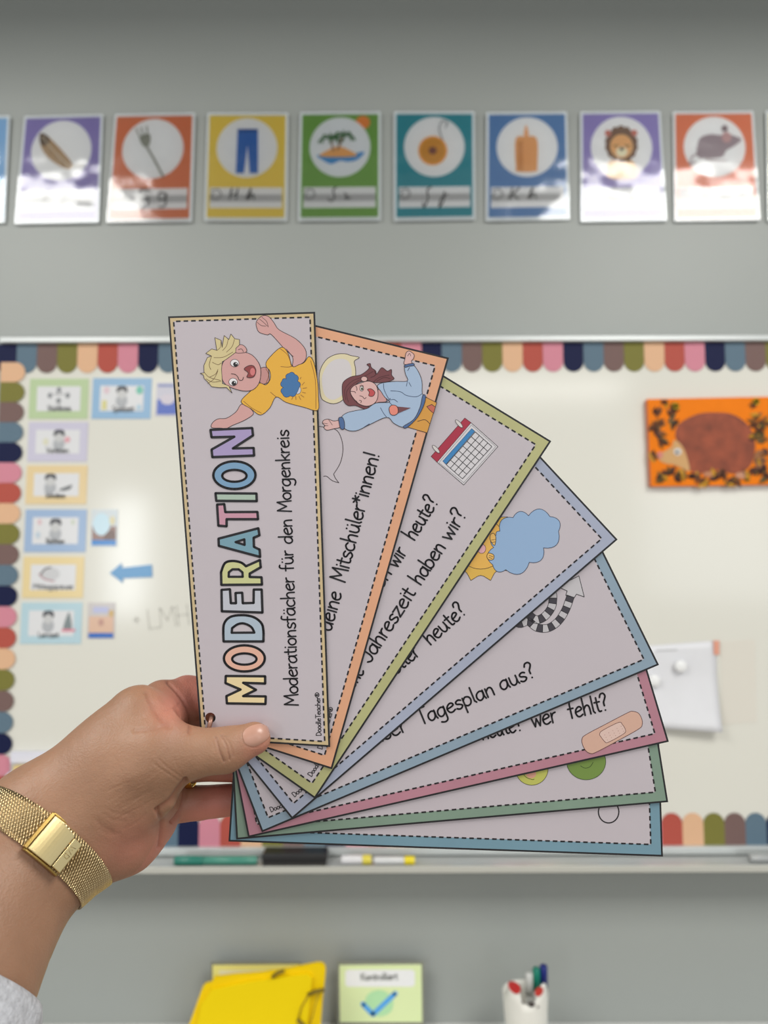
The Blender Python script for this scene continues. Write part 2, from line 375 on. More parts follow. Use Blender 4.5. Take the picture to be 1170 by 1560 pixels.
def poster(name, label, corners, colr, draw, letters, tilt, curl=0.0, cat='poster', group='alphabet posters in a row on the wall'):
    cx = sum(c[0] for c in corners) / 4; cy = sum(c[1] for c in corners) / 4
    n = Vector((math.sin(math.radians(tilt[0])), -1, math.sin(math.radians(tilt[1])))).normalized()
    ctr = wall_surf(YW - 0.006).pt(cx, cy)
    S = Surf(ctr, n); q = quad(corners)
    root = empty(name, wall_surf(YW - .001).pt(cx, max(c[1] for c in corners)), label, cat, group)
    lam = mat((205, 210, 212), E_POST, 0.5)
    def rr(u0, v0, u1, v1, r=0.02):
        a = r; b_ = r * .74
        pts = []
        for (cu, cv, s0) in ((u1 - a, v0 + b_, -90), (u1 - a, v1 - b_, 0), (u0 + a, v1 - b_, 90), (u0 + a, v0 + b_, 180)):
            for k in range(5):
                an = math.radians(s0 + 22.5 * k); pts.append(q(cu + a * math.cos(an), cv + b_ * math.sin(an)))
        return pts
    b = MB(); b.prism([S.pt(*p, 0) for p in rr(0, 0, 1, 1)], S.n, 0.0008, lam); b.build('laminated_sheet', root)
    for (u, v) in ((.1, .08), (.9, .08)):    # adhesive pads behind
        pin = MB(); c3 = S.pt(*q(u, v), -0.0008); pin.box((c3.x - .006, c3.y + 0.0001, c3.z - .006), (c3.x + .006, YW, c3.z + .006), mat((220, 220, 215))); pin.build('adhesive_pad', root)
    gloss = lambda c: mat(c, E_POST, 0.55)
    ink = Ink(S, E_POST, 0.00012, 0.0004, 0.08, 0.6)
    ink.mt = lambda c: gloss(tuple(c)) if isinstance(c, (tuple, list)) else c
    ink.fill([q(.03, .025), q(.97, .025), q(.97, .965), q(.03, .965)], colr)
    ink.build('colour_field', root)
    ink2 = Ink(S, E_POST, 0.00012, 0.0007, 0.08, 0.6); ink2.mt = ink.mt
    circ = [q(.5 + .375 * math.cos(a), .325 + .275 * math.sin(a)) for a in [2 * math.pi * i / 40 for i in range(40)]]
    ink2.fill(circ, (212, 214, 218))
    Q = lambda pts: [q(u, v) for u, v in pts]
    draw(ink2, Q)
    ink2.build('picture', root)
    ink3 = Ink(S, E_POST, 0.00012, 0.0007, 0.08, 0.6); ink3.mt = ink.mt
    ink3.fill(Q([(.06, .69), (.94, .69), (.94, .88), (.06, .88)]), (214, 214, 214))
    ink3.fill(Q([(.06, .755), (.94, .755), (.94, .82), (.06, .82)]), (166, 166, 166))
    ink3.stroke(Q([(.08, .72), (.16, .71), (.2, .76), (.14, .8), (.08, .78), (.1, .74)]), 1.6, (90, 92, 95))
    for st in letters: ink3.stroke(Q(st), 2.2, (50, 50, 52))
    ink3.build('writing_strip', root)
    fv = []; ff = []; nu, nvv = 8, 16
    for j in range(nvv + 1):
        for i in range(nu + 1):
            u, v = i / nu, j / nvv
            h = .0032 + .0006 * math.sin(u * 3.1 + cx * .05) * v + curl * max(0, v - .35) ** 2
            fv.append(S.pt(*q(.004 + .992 * u, .004 + .992 * v), h))
    for j in range(nvv):
        for i in range(nu): a = j * (nu + 1) + i; ff.append((a, a + nu + 1, a + nu + 2, a + 1))
    fm_ = MB(); fm_.add(fv, ff, film_mat(), True); fm_.build('clear_film', root)
    return root
def e_(cu, cv, ru, rv, n=20): return [(cu + ru * math.cos(a), cv + rv * math.sin(a)) for a in [2 * math.pi * i / n for i in range(n)]]
def d_feather(k, Q):
    k.shape(Q([(.22, .17), (.3, .18), (.42, .26), (.55, .36), (.65, .46), (.6, .5), (.47, .46), (.33, .38), (.24, .28)]), (160, 132, 96))
    k.shape(Q([(.22, .17), (.3, .18), (.35, .24), (.28, .28), (.23, .25)]), (92, 74, 56))
    for t_ in (.36, .44, .52): k.stroke(Q([(t_, t_ * .78), (t_ + .02, t_ * .78 + .07)]), 1.2, (128, 104, 76))
    k.stroke(Q([(.26, .2), (.42, .34), (.62, .47), (.76, .46)]), 1.2, (206, 194, 170))
def d_fork(k, Q):
    k.stroke(Q([(.41, .29), (.52, .42), (.64, .58)]), 3.4, (126, 128, 116))
    k.shape(Q([(.33, .21), (.45, .19), (.46, .28), (.41, .31), (.36, .28)]), (132, 134, 122))
    for a_, b_ in (((.28, .14), (.35, .24)), ((.34, .13), (.39, .23)), ((.41, .12), (.43, .22))): k.stroke(Q([a_, b_]), 2.0, (126, 128, 116))
def d_jeans(k, Q):
    k.shape(Q([(.38, .15), (.63, .15), (.64, .56), (.54, .56), (.505, .3), (.47, .56), (.37, .56)]), (38, 98, 168), smooth=False)
    k.fill(Q([(.38, .15), (.63, .15), (.63, .18), (.38, .18)]), (28, 76, 140))
def d_island(k, Q):
    k.fill(Q(e_(.78, .1, .09, .06)), (222, 132, 60)); k.fill(Q(e_(.5, .325, .374, .274, 36)), (208, 211, 215))
    k.shape(Q([(.22, .4), (.35, .39), (.5, .4), (.65, .39), (.8, .37), (.72, .44), (.6, .46), (.5, .45), (.4, .48), (.3, .45)]), (62, 138, 190))
    k.shape(Q([(.26, .41), (.36, .35), (.48, .32), (.6, .35), (.7, .41)]), (222, 160, 92))
    for (a, b2) in (((.42, .36), (.38, .24)), ((.47, .35), (.54, .22))):
        k.stroke(Q([a, b2]), 2.4, (130, 92, 66))
        for an in range(5):
            t = math.radians(180 + an * 45); k.stroke(Q([b2, (b2[0] + .11 * math.cos(t), b2[1] + .05 * math.sin(t) + .01), (b2[0] + .14 * math.cos(t), b2[1] + .045)]), 2.6, (66, 120, 66))
def d_yoyo(k, Q):
    k.fill(Q(e_(.48, .36, .18, .135, 28)), (214, 152, 72)); k.fill(Q(e_(.48, .36, .155, .115, 28)), (190, 136, 44)); k.fill(Q(e_(.48, .36, .05, .035)), (120, 74, 60))
    k.stroke(Q([(.6, .26), (.56, .16), (.6, .09), (.66, .1), (.64, .15)]), 1.5, (90, 96, 100))
def d_candle(k, Q):
    k.shape(Q([(.36, .25), (.48, .23), (.62, .25), (.62, .5), (.6, .55), (.38, .55), (.36, .5)]), (206, 154, 98))
    k.fill(Q([(.38, .27), (.45, .27), (.45, .54), (.38, .54)]), (190, 134, 78))
    k.shape(Q([(.46, .22), (.49, .12), (.52, .22)]), (216, 160, 110))
def d_lion(k, Q):
    k.shape(Q([(.36, .45), (.62, .45), (.66, .6), (.33, .6)]), (214, 178, 128))
    k.shape(Q(scallop(e_(.5, .3, .19, .155, 14), .25, 4)), (112, 84, 64), smooth=False)
    k.fill(Q(e_(.34, .2, .04, .03)), (180, 110, 96)); k.fill(Q(e_(.66, .2, .04, .03)), (180, 110, 96))
    k.fill(Q(e_(.5, .32, .14, .11)), (206, 162, 108)); k.fill(Q(e_(.5, .37, .07, .045)), (228, 208, 182))
    for u in (.43, .57): k.stroke(Q([(u - .03, .31), (u, .32), (u + .03, .31)]), 1.3, (60, 42, 36))
    k.fill(Q(e_(.5, .345, .025, .015)), (60, 42, 36))
def d_mouse(k, Q):
    k.shape(Q([(.28, .36), (.32, .25), (.45, .21), (.58, .22), (.62, .2), (.72, .22), (.83, .26), (.74, .32), (.64, .36), (.58, .42), (.4, .43), (.3, .42)]), (142, 128, 134))
    k.fill(Q(e_(.65, .24, .06, .05)), (176, 142, 142)); k.fill(Q(e_(.63, .16, .04, .03)), (120, 104, 108))
    k.stroke(Q([(.3, .38), (.22, .42), (.2, .48), (.26, .46)]), 2, (140, 120, 124)); k.stroke(Q([(.4, .44), (.55, .46), (.62, .45)]), 2, (150, 130, 134))
def d_none(k, Q): k.shape(Q([(.3, .3), (.5, .2), (.7, .3), (.6, .42), (.4, .42)]), (140, 120, 90))
def lt(u, kind):
    K = {'G': [(.13, .71), (.03, .7), (0, .76), (.06, .8), (.12, .77), (.12, .84), (.05, .87)], 'g': [(.1, .74), (.03, .73), (.02, .79), (.09, .79), (.11, .74), (.1, .85), (.03, .86)],
         'H': [(.02, .8), (.05, .7), (.03, .76), (.1, .75), (.12, .7), (.1, .8)], 'h': [(0, .8), (.06, .7), (.03, .8), (.08, .75), (.1, .8)],
         'I': [(.1, .69), (.06, .72), (.08, .78), (.04, .82), (0, .8)], 'i': [(.02, .75), (.05, .77), (.03, .8), (.09, .79)],
         'J': [(.12, .69), (.07, .72), (.08, .8), (.03, .88), (.02, .84)], 'j': [(.08, .74), (.07, .82), (.02, .88), (.04, .8), (.12, .76)],
         'K': [(.06, .7), (.02, .8), (.06, .76), (.14, .7), (.07, .76), (.13, .8)], 'F': [(.14, .7), (.06, .7), (.03, .8), (.03, .76), (.1, .75)],
         'f': [(.08, .72), (.04, .76), (.02, .86), (.05, .8), (.1, .79)], 'L': [(.12, .7), (.06, .72), (.05, .8), (.14, .8)], 'l': [(.06, .7), (.02, .78), (.08, .8)],
         'M': [(0, .8), (.04, .7), (.07, .79), (.12, .7), (.15, .8)], 'm': [(0, .8), (.03, .75), (.05, .8), (.08, .75), (.1, .8), (.14, .77)]}
    return [(u + a, v) for a, v in K[kind]]
PO = [
 ('alphabet poster with a sky blue field cut off by the left picture edge', [(-105, 178), (15, 176), (8, 340), (-118, 343)], (128, 170, 205), d_none, [], (0.8, -3)),
 ('purple alphabet poster with a brown feather in its white circle', [(37, 177), (157, 174), (151, 340), (22, 342)], (128, 116, 172), d_feather, [lt(.3, 'F'), lt(.52, 'f')], (0.5, -1.5)),
 ('orange alphabet poster with a grey fork in its white circle', [(175, 174), (297, 172), (292, 338), (162, 340)], (196, 110, 66), d_fork, [lt(.36, 'G'), lt(.58, 'g')], (-1.5, -2)),
 ('yellow alphabet poster with blue jeans in its white circle', [(316, 172), (439, 172), (437, 337), (311, 337)], (212, 188, 76), d_jeans, [lt(.28, 'H'), lt(.5, 'h')], (0, -1)),
 ('green alphabet poster with a palm island in its white circle', [(457, 171), (580, 170), (580, 336), (454, 337)], (108, 154, 68), d_island, [lt(.36, 'I'), lt(.54, 'i')], (0, -1)),
 ('teal alphabet poster with an orange yo-yo in its white circle', [(600, 170), (723, 170), (724, 335), (600, 337)], (34, 134, 146), d_yoyo, [lt(.34, 'J'), lt(.54, 'j')], (0, -1)),
 ('blue alphabet poster with a lit orange candle in its white circle', [(741, 171), (864, 170), (868, 335), (740, 337)], (80, 122, 168), d_candle, [lt(.26, 'K'), lt(.5, 'h')], (2.2, -2.2)),
 ('purple alphabet poster with a smiling lion in its white circle', [(884, 170), (1006, 169), (1016, 337), (884, 339)], (134, 122, 176), d_lion, [lt(.3, 'L'), lt(.56, 'l')], (-0.5, -2.2)),
 ('orange alphabet poster with a grey mouse in its white circle', [(1025, 170), (1148, 169), (1158, 336), (1027, 338)], (198, 112, 74), d_mouse, [lt(.3, 'M'), lt(.54, 'm')], (-1.5, -1.2)),
 ('alphabet poster with a pale yellow field cut off by the right picture edge', [(1167, 168), (1289, 168), (1302, 335), (1169, 337)], (214, 200, 150), d_none, [], (0, -1)),
]
for (lb, co, c, dr, le, ti) in PO: poster('alphabet_poster', lb, co, c, dr, le, (ti[0] * .3, ti[1] * .2))

# ------------------------------------------------------------------ things on the whiteboard
def board_card(name, label, box, frame, face, draw, cat='card', group=None, Y=YB, E=E_BOARD, th=0.001, fm=.13, skew=4, parts=('picture')):
    x0_, y0_, x1_, y1_ = box
    S = Surf((0, Y - th, 1.5), (0, -1, 0))
    tlx = x0_ + skew * .5; blx = x0_ - skew * .5 * .4
    co = [(tlx, y0_), (x1_ + skew * .4, y0_), (x1_ - skew * .2, y1_), (blx, y1_)]
    q = quad(co); root = empty(name, S.pt((x0_ + x1_) / 2, y1_), label, cat, group)
    b = MB(); b.prism([S.pt(*p) for p in co], S.n, th - .0002, mat(frame, E, 0.2, spec=.5)); b.build('card_sheet', root)
    Q = lambda pts: [q(u, v) for u, v in pts]
    ink = Ink(S, E, 0.0001, 0.0003, 0.2)
    if face:
        asp = (x1_ - x0_) / (y1_ - y0_); ink.fill(Q([(fm, fm * asp), (1 - fm, fm * asp), (1 - fm, 1 - fm * asp), (fm, 1 - fm * asp)]), face)
    draw(ink, Q); ink.build('picture', root)
    return root
GR = (70, 72, 76)
def wtext(k, Q, s, u0, u1, v, h=.012):
    p0, p1 = Q([(u0, v), (u1, v)]); write(k, s, p0, p1, h, 1.1, GR)
def kid(k, Q, u, v, s=1.0, c=(180, 182, 186)):
    k.fill(Q(e_(u, v + .2 * s, .1 * s, .17 * s)), c); k.fill(Q(e_(u, v, .085 * s, .15 * s)), (205, 205, 205)); k.shape(Q([(u - .09 * s, v), (u - .07 * s, v - .15 * s), (u + .07 * s, v - .15 * s), (u + .09 * s, v), (u, v - .08 * s)]), (84, 84, 88))
def c1(k, Q):
    for (u, v) in ((.35, .42), (.5, .28), (.65, .42), (.5, .55)): k.fill(Q(e_(u, v, .04, .07)), (140, 142, 146))
    k.stroke(Q([(.42, .38), (.58, .38)]), 1, GR); wtext(k, Q, 'Stuhlkreis', .32, .72, .8, .9)
def c2(k, Q):
    kid(k, Q, .5, .36); k.fill(Q(e_(.24, .3, .05, .09)), (224, 200, 208)); k.fill(Q(e_(.8, .3, .06, .1)), (120, 196, 176)); k.fill(Q([(.17, .55), (.25, .55), (.25, .78), (.17, .78)]), (220, 214, 150))
    k.fill(Q(e_(.8, .72, .04, .07)), (180, 208, 226)); wtext(k, Q, 'Spielzeit', .35, .72, .82, .9)
def c4(k, Q):
    kid(k, Q, .52, .36); k.fill(Q(e_(.3, .5, .05, .09)), (222, 220, 196)); k.fill(Q(e_(.66, .45, .05, .08)), (226, 170, 178)); wtext(k, Q, 'Vorlesen', .32, .7, .78, .9)
def c5(k, Q):
    kid(k, Q, .4, .38); k.shape(Q([(.55, .62), (.66, .55), (.76, .5), (.72, .62), (.6, .66)]), (120, 122, 124)); wtext(k, Q, 'Schreiben', .33, .66, .84, .9)
def c6(k, Q):
    kid(k, Q, .5, .38); k.fill(Q(e_(.24, .3, .035, .07)), (224, 196, 200)); k.fill(Q(e_(.78, .3, .03, .06)), (206, 214, 196)); k.fill(Q(e_(.22, .6, .04, .08)), (196, 210, 222)); wtext(k, Q, 'Rechnen', .36, .66, .8, .9)
def c7(k, Q):
    k.fill(Q(e_(.45, .42, .16, .16)), (206, 206, 208)); k.stroke(Q([(.3, .42), (.36, .3), (.46, .26)]), 2, (110, 100, 104)); k.stroke(Q([(.27, .42), (.36, .54), (.52, .6)]), 2, (222, 168, 176)); wtext(k, Q, 'Mittagspause', .18, .84, .78, .9)
def c8(k, Q):
    kid(k, Q, .45, .36); k.shape(Q([(.7, .66), (.76, .3), (.8, .26), (.84, .66)]), (128, 138, 140)); k.fill(Q([(.68, .64), (.9, .64), (.9, .7), (.68, .7)]), (226, 140, 158)); wtext(k, Q, 'Lernzeit', .3, .64, .84, .9)
grp = 'framed picture cards on the left of the whiteboard'
W_ = (226, 226, 228)
board_card('schedule_card', 'green-framed picture card at the top of the left column on the whiteboard', (44, 577, 134, 638), (188, 208, 164), W_, c1, group=grp)
board_card('schedule_card', 'bright blue-framed picture card right of the green-framed one', (140, 576, 230, 638), (150, 186, 218), W_, c2, group=grp)
board_card('schedule_card', 'lavender-framed picture card with a glare stripe, second in the left column', (42, 643, 133, 703), (206, 202, 220), W_, c4, group=grp)
board_card('schedule_card', 'yellow-framed picture card third in the left column, below the lavender one', (39, 709, 132, 768), (232, 208, 160), W_, c5, group=grp)
board_card('schedule_card', 'blue-framed picture card fourth in the left column with seated figure', (37, 776, 131, 841), (160, 184, 216), W_, c6, group=grp)
board_card('schedule_card', 'yellow-framed picture card with a plate, above the pale blue card', (34, 848, 127, 911), (234, 212, 158), W_, c7, group=grp)
board_card('schedule_card', 'pale blue-framed picture card at the bottom of the left column', (31, 918, 124, 981), (184, 212, 222), W_, c8, group=grp)
def s0(k, Q):
    k.fill(Q([(.06, .5), (.94, .5), (.94, .95), (.06, .95)]), (98, 118, 196)); k.fill(Q(e_(.5, .5, .3, .16)), (214, 206, 216)); k.fill(Q([(.06, .05), (.94, .05), (.94, .12), (.06, .12)]), (140, 150, 196))
def s1(k, Q):
    k.fill(Q([(.05, .45), (.95, .45), (.95, .82), (.05, .82)]), (150, 118, 108)); k.fill(Q(e_(.4, .4, .32, .3)), (200, 226, 238)); k.shape(Q([(.5, .8), (.6, .62), (.85, .55), (.9, .8)]), (112, 84, 72)); k.fill(Q([(.05, .82), (.95, .82), (.95, .96), (.05, .96)]), (58, 132, 204))
    k.fill(Q(e_(.8, .3, .1, .12)), (222, 212, 170))
def s2(k, Q):
    k.fill(Q([(.05, .38), (.95, .38), (.95, .84), (.05, .84)]), (222, 184, 158)); k.fill(Q([(.2, .12), (.75, .12), (.75, .28), (.2, .28)]), (186, 190, 224)); k.fill(Q([(.05, .84), (.95, .84), (.95, .98), (.05, .98)]), (42, 104, 190))
    k.fill(Q(e_(.86, .3, .1, .1)), (206, 172, 108)); k.fill(Q(e_(.5, .55, .1, .1)), (196, 150, 136))
g2 = 'small photo cards on the whiteboard'
board_card('photo_card', 'small upright blue and violet card half hidden behind the fan', (237, 583, 273, 634), (206, 204, 216), None, s0, group=g2)
board_card('photo_card', 'small upright card with pale blue picture beside the fourth schedule card', (138, 776, 179, 833), (210, 218, 222), None, s1, group=g2, skew=2)
board_card('photo_card', 'small upright card with peach picture and blue foot beside the lowest schedule card', (133, 918, 175, 973), (204, 198, 196), None, s2, group=g2, skew=2)
b = MB(); S = Surf((0, YB - .002, 1.5), (0, -1, 0))
b.prism([S.pt(*p) for p in [(167, 873), (185, 858), (186, 865), (231, 860), (232, 879), (187, 881), (187, 888)]], S.n, .0018, mat((106, 160, 206), E_BOARD, .25))
tag(recenter(b.build('arrow_magnet')), 'flat blue arrow magnet pointing left on the whiteboard', 'magnet')
k = Ink(BS, E_BOARD, .00005, .0003, .3)
write(k, '+', (203, 955), (216, 954), 2.4, 2, (208, 206, 196)); write(k, 'LMH', (226, 958), (292, 950), 3.2, 2, (200, 198, 188))
tag(recenter(k.build('marker_writing', None)), 'faint grey marker writing LMH on the whiteboard beside the fan', 'writing')

# hedgehog picture
random.seed(4)
HS = Surf((0, YB - .014, 1.5), (0, -1, 0)); HT = T(970, 590, 5.85)
hp = empty('hedgehog_picture', HS.pt(1085, 740), 'orange collage picture of a brown hedgehog among leaves on the whiteboard', 'picture')
b = MB(); b.prism([HS.pt(*p) for p in [(986, 608), (1184, 604), (1186, 738), (992, 741)]], HS.n, .0135, mat((240, 126, 4), E_BOARD, .6, spec=.2, vary=.05, vscale=20), side=mat((214, 120, 84), E_BOARD, .6)); b.build('backing_board', hp)
k = Ink(HS, E_BOARD, .0002, .0006, .6)
k.mt = lambda c: mat(tuple(c), E_BOARD, .6, vary=.28, vscale=45) if isinstance(c, (tuple, list)) else c
k.shape(HT([(470, 740), (440, 620), (400, 520), (345, 450), (360, 350), (430, 290), (560, 235), (700, 225), (830, 235), (940, 290), (1020, 380), (1055, 500), (1045, 610), (1010, 700), (930, 760), (840, 770), (700, 735), (600, 770)]), (142, 66, 38))
k.build('hedgehog_body', hp)
k = Ink(HS, E_BOARD, .0002, .001, .6)
k.shape(HT([(335, 470), (400, 520), (445, 620), (470, 745), (400, 720), (330, 690), (260, 680), (200, 650), (190, 600), (250, 570), (310, 530)]), (206, 160, 104))
k.build('hedgehog_face', hp); k = Ink(HS, E_BOARD, .0002, .0016, .6)
k.fill(HT(ell(362, 575, 34, 32)), (214, 210, 206)); k.fill(HT(ell(358, 580, 14, 14)), (70, 56, 50)); k.build('hedgehog_eye', hp)
for (pp, cc_, nm_) in ((ell(205, 605, 26, 30), (212, 128, 116), 'hedgehog_nose'), (ell(640, 775, 50, 24), (190, 128, 90), 'hedgehog_foot'), (ell(930, 785, 55, 28), (196, 140, 110), 'hedgehog_foot'), (ell(1090, 640, 50, 80), (150, 96, 52), 'brown_leaf')):
    k = Ink(HS, E_BOARD, .0002, .0018, .6); k.fill(HT(pp), cc_); k.build(nm_, hp)
mb = MB(); lc = [(78, 40, 22), (60, 28, 16), (104, 58, 24), (142, 86, 30), (90, 74, 30), (196, 140, 24), (60, 22, 14)]
spots = [(250, 150), (170, 220), (330, 180), (310, 240), (210, 330), (160, 370), (330, 330), (220, 430), (240, 500), (150, 610), (230, 780), (300, 740), (370, 800), (200, 820), (400, 780), (520, 800), (600, 840), (700, 790), (760, 780), (820, 840), (880, 830), (980, 800), (1040, 740), (1110, 720), (1150, 800), (1080, 660), (1130, 600), (1050, 170), (1070, 260), (1040, 320), (1100, 330), (1090, 390), (1130, 440), (1100, 460), (1160, 300), (1050, 450)]
for (sx, sy) in spots:
    for _ in range(5):
        cx, cy = sx + random.uniform(-28, 28), sy + random.uniform(-24, 24); an = random.uniform(0, 6.28); L = random.uniform(30, 62); wd = L * .5
        pts = [(cx + math.cos(an) * L, cy + math.sin(an) * L), (cx - math.sin(an) * wd, cy + math.cos(an) * wd), (cx - math.cos(an) * L, cy - math.sin(an) * L), (cx + math.sin(an) * wd, cy - math.cos(an) * wd)]
        pts = HT(pts); h = random.uniform(.001, .005)
        vs = [HS.pt(*p, .0008) for p in pts] + [HS.pt(sum(p[0] for p in pts) / 4, sum(p[1] for p in pts) / 4, h)]
        mb.add(vs, [(0, 1, 4), (1, 2, 4), (2, 3, 4), (3, 0, 4)], mat(random.choice(lc), E_BOARD, .6))
for (sx, sy) in ((345, 175), (1055, 125), (1060, 135), (340, 165)):
    mb.add([HS.pt(*p, .004) for p in HT(ell(sx, sy, 30, 24, 8))], [tuple(range(8))], mat((200, 170, 10), E_BOARD, .6))
tag(mb.build('glued_leaves', hp), kind='stuff')

# sheet with magnets, right
pr = empty('paper_sheet', BS.pt(1040, 1112), 'white sheet curling off the whiteboard under two round magnets', 'paper')
q = quad([(955, 986), (1090, 976), (1093, 1112), (962, 1105)]); vs = []; fs = []; n = 12
for j in range(n + 1):
    for i in range(n + 1):
        u, v = i / n, j / n; px, py = q(u, v)
        lift = .0015 + .030 * max(0, v - .35) ** 1.5 * (0.6 + .8 * u) + .004 * max(0, u - .7) * math.sin(v * 5)
        base = BS.pt(px, py); vs.append(base + Vector((0, -lift, 0)))
for j in range(n):
    for i in range(n): a = j * (n + 1) + i; fs.append((a, a + 1, a + n + 2, a + n + 1))
b = MB(); b.add(vs, fs, mat((226, 226, 230), E_BOARD, .5, vary=.02, vscale=20), True); o = b.build('sheet', pr); md = o.modifiers.new('s', 'SOLIDIFY'); md.thickness = .0003
k = Ink(BS, E_BOARD, .0001, .0022, .6); k.stroke([(1000, 991), (1030, 990)], 2, (190, 190, 192)); k.build('printed_line', pr)
def round_magnet(px, py, label):
    b = MB(); c = BS.pt(px, py); prof = [(.0, .0125), (.0095, .0125), (.0115, .011), (.0115, .0060), (.0085, .005), (.0085, .002), (.0, .002)]
    vs = []; seg = 20
    for (r, h) in prof:
        for s_ in range(seg): a = 2 * math.pi * s_ / seg; vs.append((c.x + r * math.cos(a), c.y - h - .001, c.z + r * math.sin(a)))
    fs = [(i * seg + s_, i * seg + (s_ + 1) % seg, (i + 1) * seg + (s_ + 1) % seg, (i + 1) * seg + s_) for i in range(len(prof) - 1) for s_ in range(seg)]
    b.add(vs, fs, mat((238, 238, 238), .9, .15), True); tag(recenter(b.build('round_magnet')), label, 'magnet', 'round magnets holding the white sheet')
round_magnet(1034, 1014, 'white round magnet in the middle of the curling white sheet')
round_magnet(994, 1036, 'round magnet at the fan edge on the curling white sheet')
b = MB(); S = Surf((0, YB - .004, 1.5), (0, -1, 0)); b.prism([S.pt(*p) for p in [(1087, 976), (1096, 976), (1096, 997), (1088, 998)]], S.n, .001, mat((228, 160, 136), E_BOARD, .4))
tag(recenter(b.build('sticky_tab')), 'small orange sticky tab at the corner of the white sheet', 'tab')
b = MB(); S = Surf((0, YB - .0006, 1.5), (0, -1, 0)); b.prism([S.pt(*p) for p in [(1098, 977), (1150, 974), (1153, 1100), (1101, 1104)]], S.n, .0005, mat((224, 219, 208), E_BOARD, .5))
tag(recenter(b.build('cream_sheet')), 'faint cream paper sheet lying flat right of the white sheet', 'paper')

# white holder with stripe at lower left of the board
wr = empty('paper_holder', BS.pt(60, 1285), 'white paper holder with a yellow and grey stripe at lower left of whiteboard', 'holder')
def bxpx(mb, x0_, y0_, x1_, y1_, Y0, Y1, m_):
    a = wall_surf(Y0).pt(x0_, y0_); c = wall_surf(Y0).pt(x1_, y1_); mb.box((a.x, Y0, c.z), (c.x, Y1, a.z), m_)
b = MB(); bxpx(b, 10, 1178, 125, 1250, YB - .03, YB - .0015, mat((222, 222, 236), E_BOARD, .4)); b.build('pocket', wr, .002)
b = MB(); bxpx(b, 16, 1146, 125, 1162, YB - .012, YB - .0015, mat((226, 226, 238), E_BOARD, .4)); bxpx(b, 16, 1162, 125, 1179, YB - .010, YB - .0015, mat((186, 184, 184), E_BOARD, .4)); b.build('back_panel', wr)
b = MB(); bxpx(b, 20, 1167, 125, 1178, YB - .022, YB - .0112, mat((226, 200, 132), E_BOARD, .4)); b.build('yellow_stripe', wr)

# tray things
def pen(name, label, px0, px1, y, body, capc, r=.0085, capfrac=.35, cap_right=False, cat='marker', group='markers on the pen tray'):
    xa, xb = wx(px0, 1310, y), wx(px1, 1310, y); z = ZT + r + .0004
    root = empty(name, ((xa + xb) / 2, y, ZT), label, cat, group)
    L = xb - xa; cx = xb - L * capfrac if cap_right else xa + L * capfrac
    b1, b2 = ((xa, cx) if cap_right else (cx, xb))
    b = MB(); b.tube([(b1, y, z), (b1 + .001, y, z), (b2 - .001, y, z), (b2, y, z)], [r * .8, r * .92, r * .92, r * .8], mat(body, 1, .3), 16); b.build('barrel', root)
    c1_, c2_ = ((cx, xb) if cap_right else (xa, cx))
    b = MB(); b.tube([(c1_, y, z), (c1_ + .002, y, z), (c2_ - .002, y, z), (c2_, y, z)], [r * .85, r, r, r * .85], mat(capc, 1, .3), 16); b.build('cap', root)
    return root
pen('whiteboard_marker', 'teal whiteboard marker lying on the tray below the hand', 266, 392, LIP + .012, (70, 140, 122), (40, 122, 106))
pen('whiteboard_marker', 'white marker with small yellow end cap beside the black eraser', 520, 566, LIP + .014, (222, 220, 222), (224, 208, 80), capfrac=.3, cap_right=True)
pen('whiteboard_marker', 'white marker with bright yellow end under the middle of the fan', 570, 632, LIP + .013, (214, 214, 214), (238, 216, 40), r=.0075, capfrac=.26, cap_right=True)
pen('whiteboard_marker', 'grey marker on the tray at the right picture edge', 1142, 1230, LIP + .02, (120, 124, 126), (170, 172, 172), r=.007)
er = empty('board_eraser', (wx(450, 1310, LIP + .025), LIP + .025, ZT), 'black board eraser lying on the tray below the fan', 'eraser')
xa, xb = wx(400, 1310, LIP + .02), wx(499, 1310, LIP + .02)
b = MB(); b.box((xa, LIP + .006, ZT + .006), (xb, LIP + .045, ZT + .022), mat((34, 34, 36), 1, .4)); b.build('handle', er, .004)
b = MB(); b.box((xa + .002, LIP + .007, ZT + .0004), (xb - .002, LIP + .044, ZT + .006), mat((60, 58, 56), 1, .9)); b.build('felt_pad', er)

# ------------------------------------------------------------------ lower shelf and its things
zs = wz(1557, YW)
SHY = YW - .20
b = MB(); b.box((-1.6, SHY, zs - .02), (1.6, YW, zs), mat((214, 214, 212), E_WALL, .4)); tag(recenter(b.build('low_shelf', None, .002)), 'white shelf along the wall under the whiteboard', 'shelf')
def stand(S_Y, label, box, frame, draw, name='task_card', group='task cards standing on the low shelf'):
    Sx = wall_surf(S_Y); x0_, y0_, x1_ = box
    a = Sx.pt(x0_, y0_); c = Sx.pt(x1_, y0_)
    py1 = 1600
    S = Surf((0, S_Y, 1.5), (0, -1, 0)); zb = zs
    root = empty(name, ((a.x + c.x) / 2, S_Y, zs), label, 'card', group)
    b = MB(); b.box((a.x, S_Y, zs + .0005), (c.x, S_Y + .003, a.z), mat((140, 142, 128), E_WALL, .4)); b.build('card_sheet', root)
    ink = Ink(S, E_WALL * .72, .0002, .0004, .3); draw(ink); ink.build('picture', root)
    return root
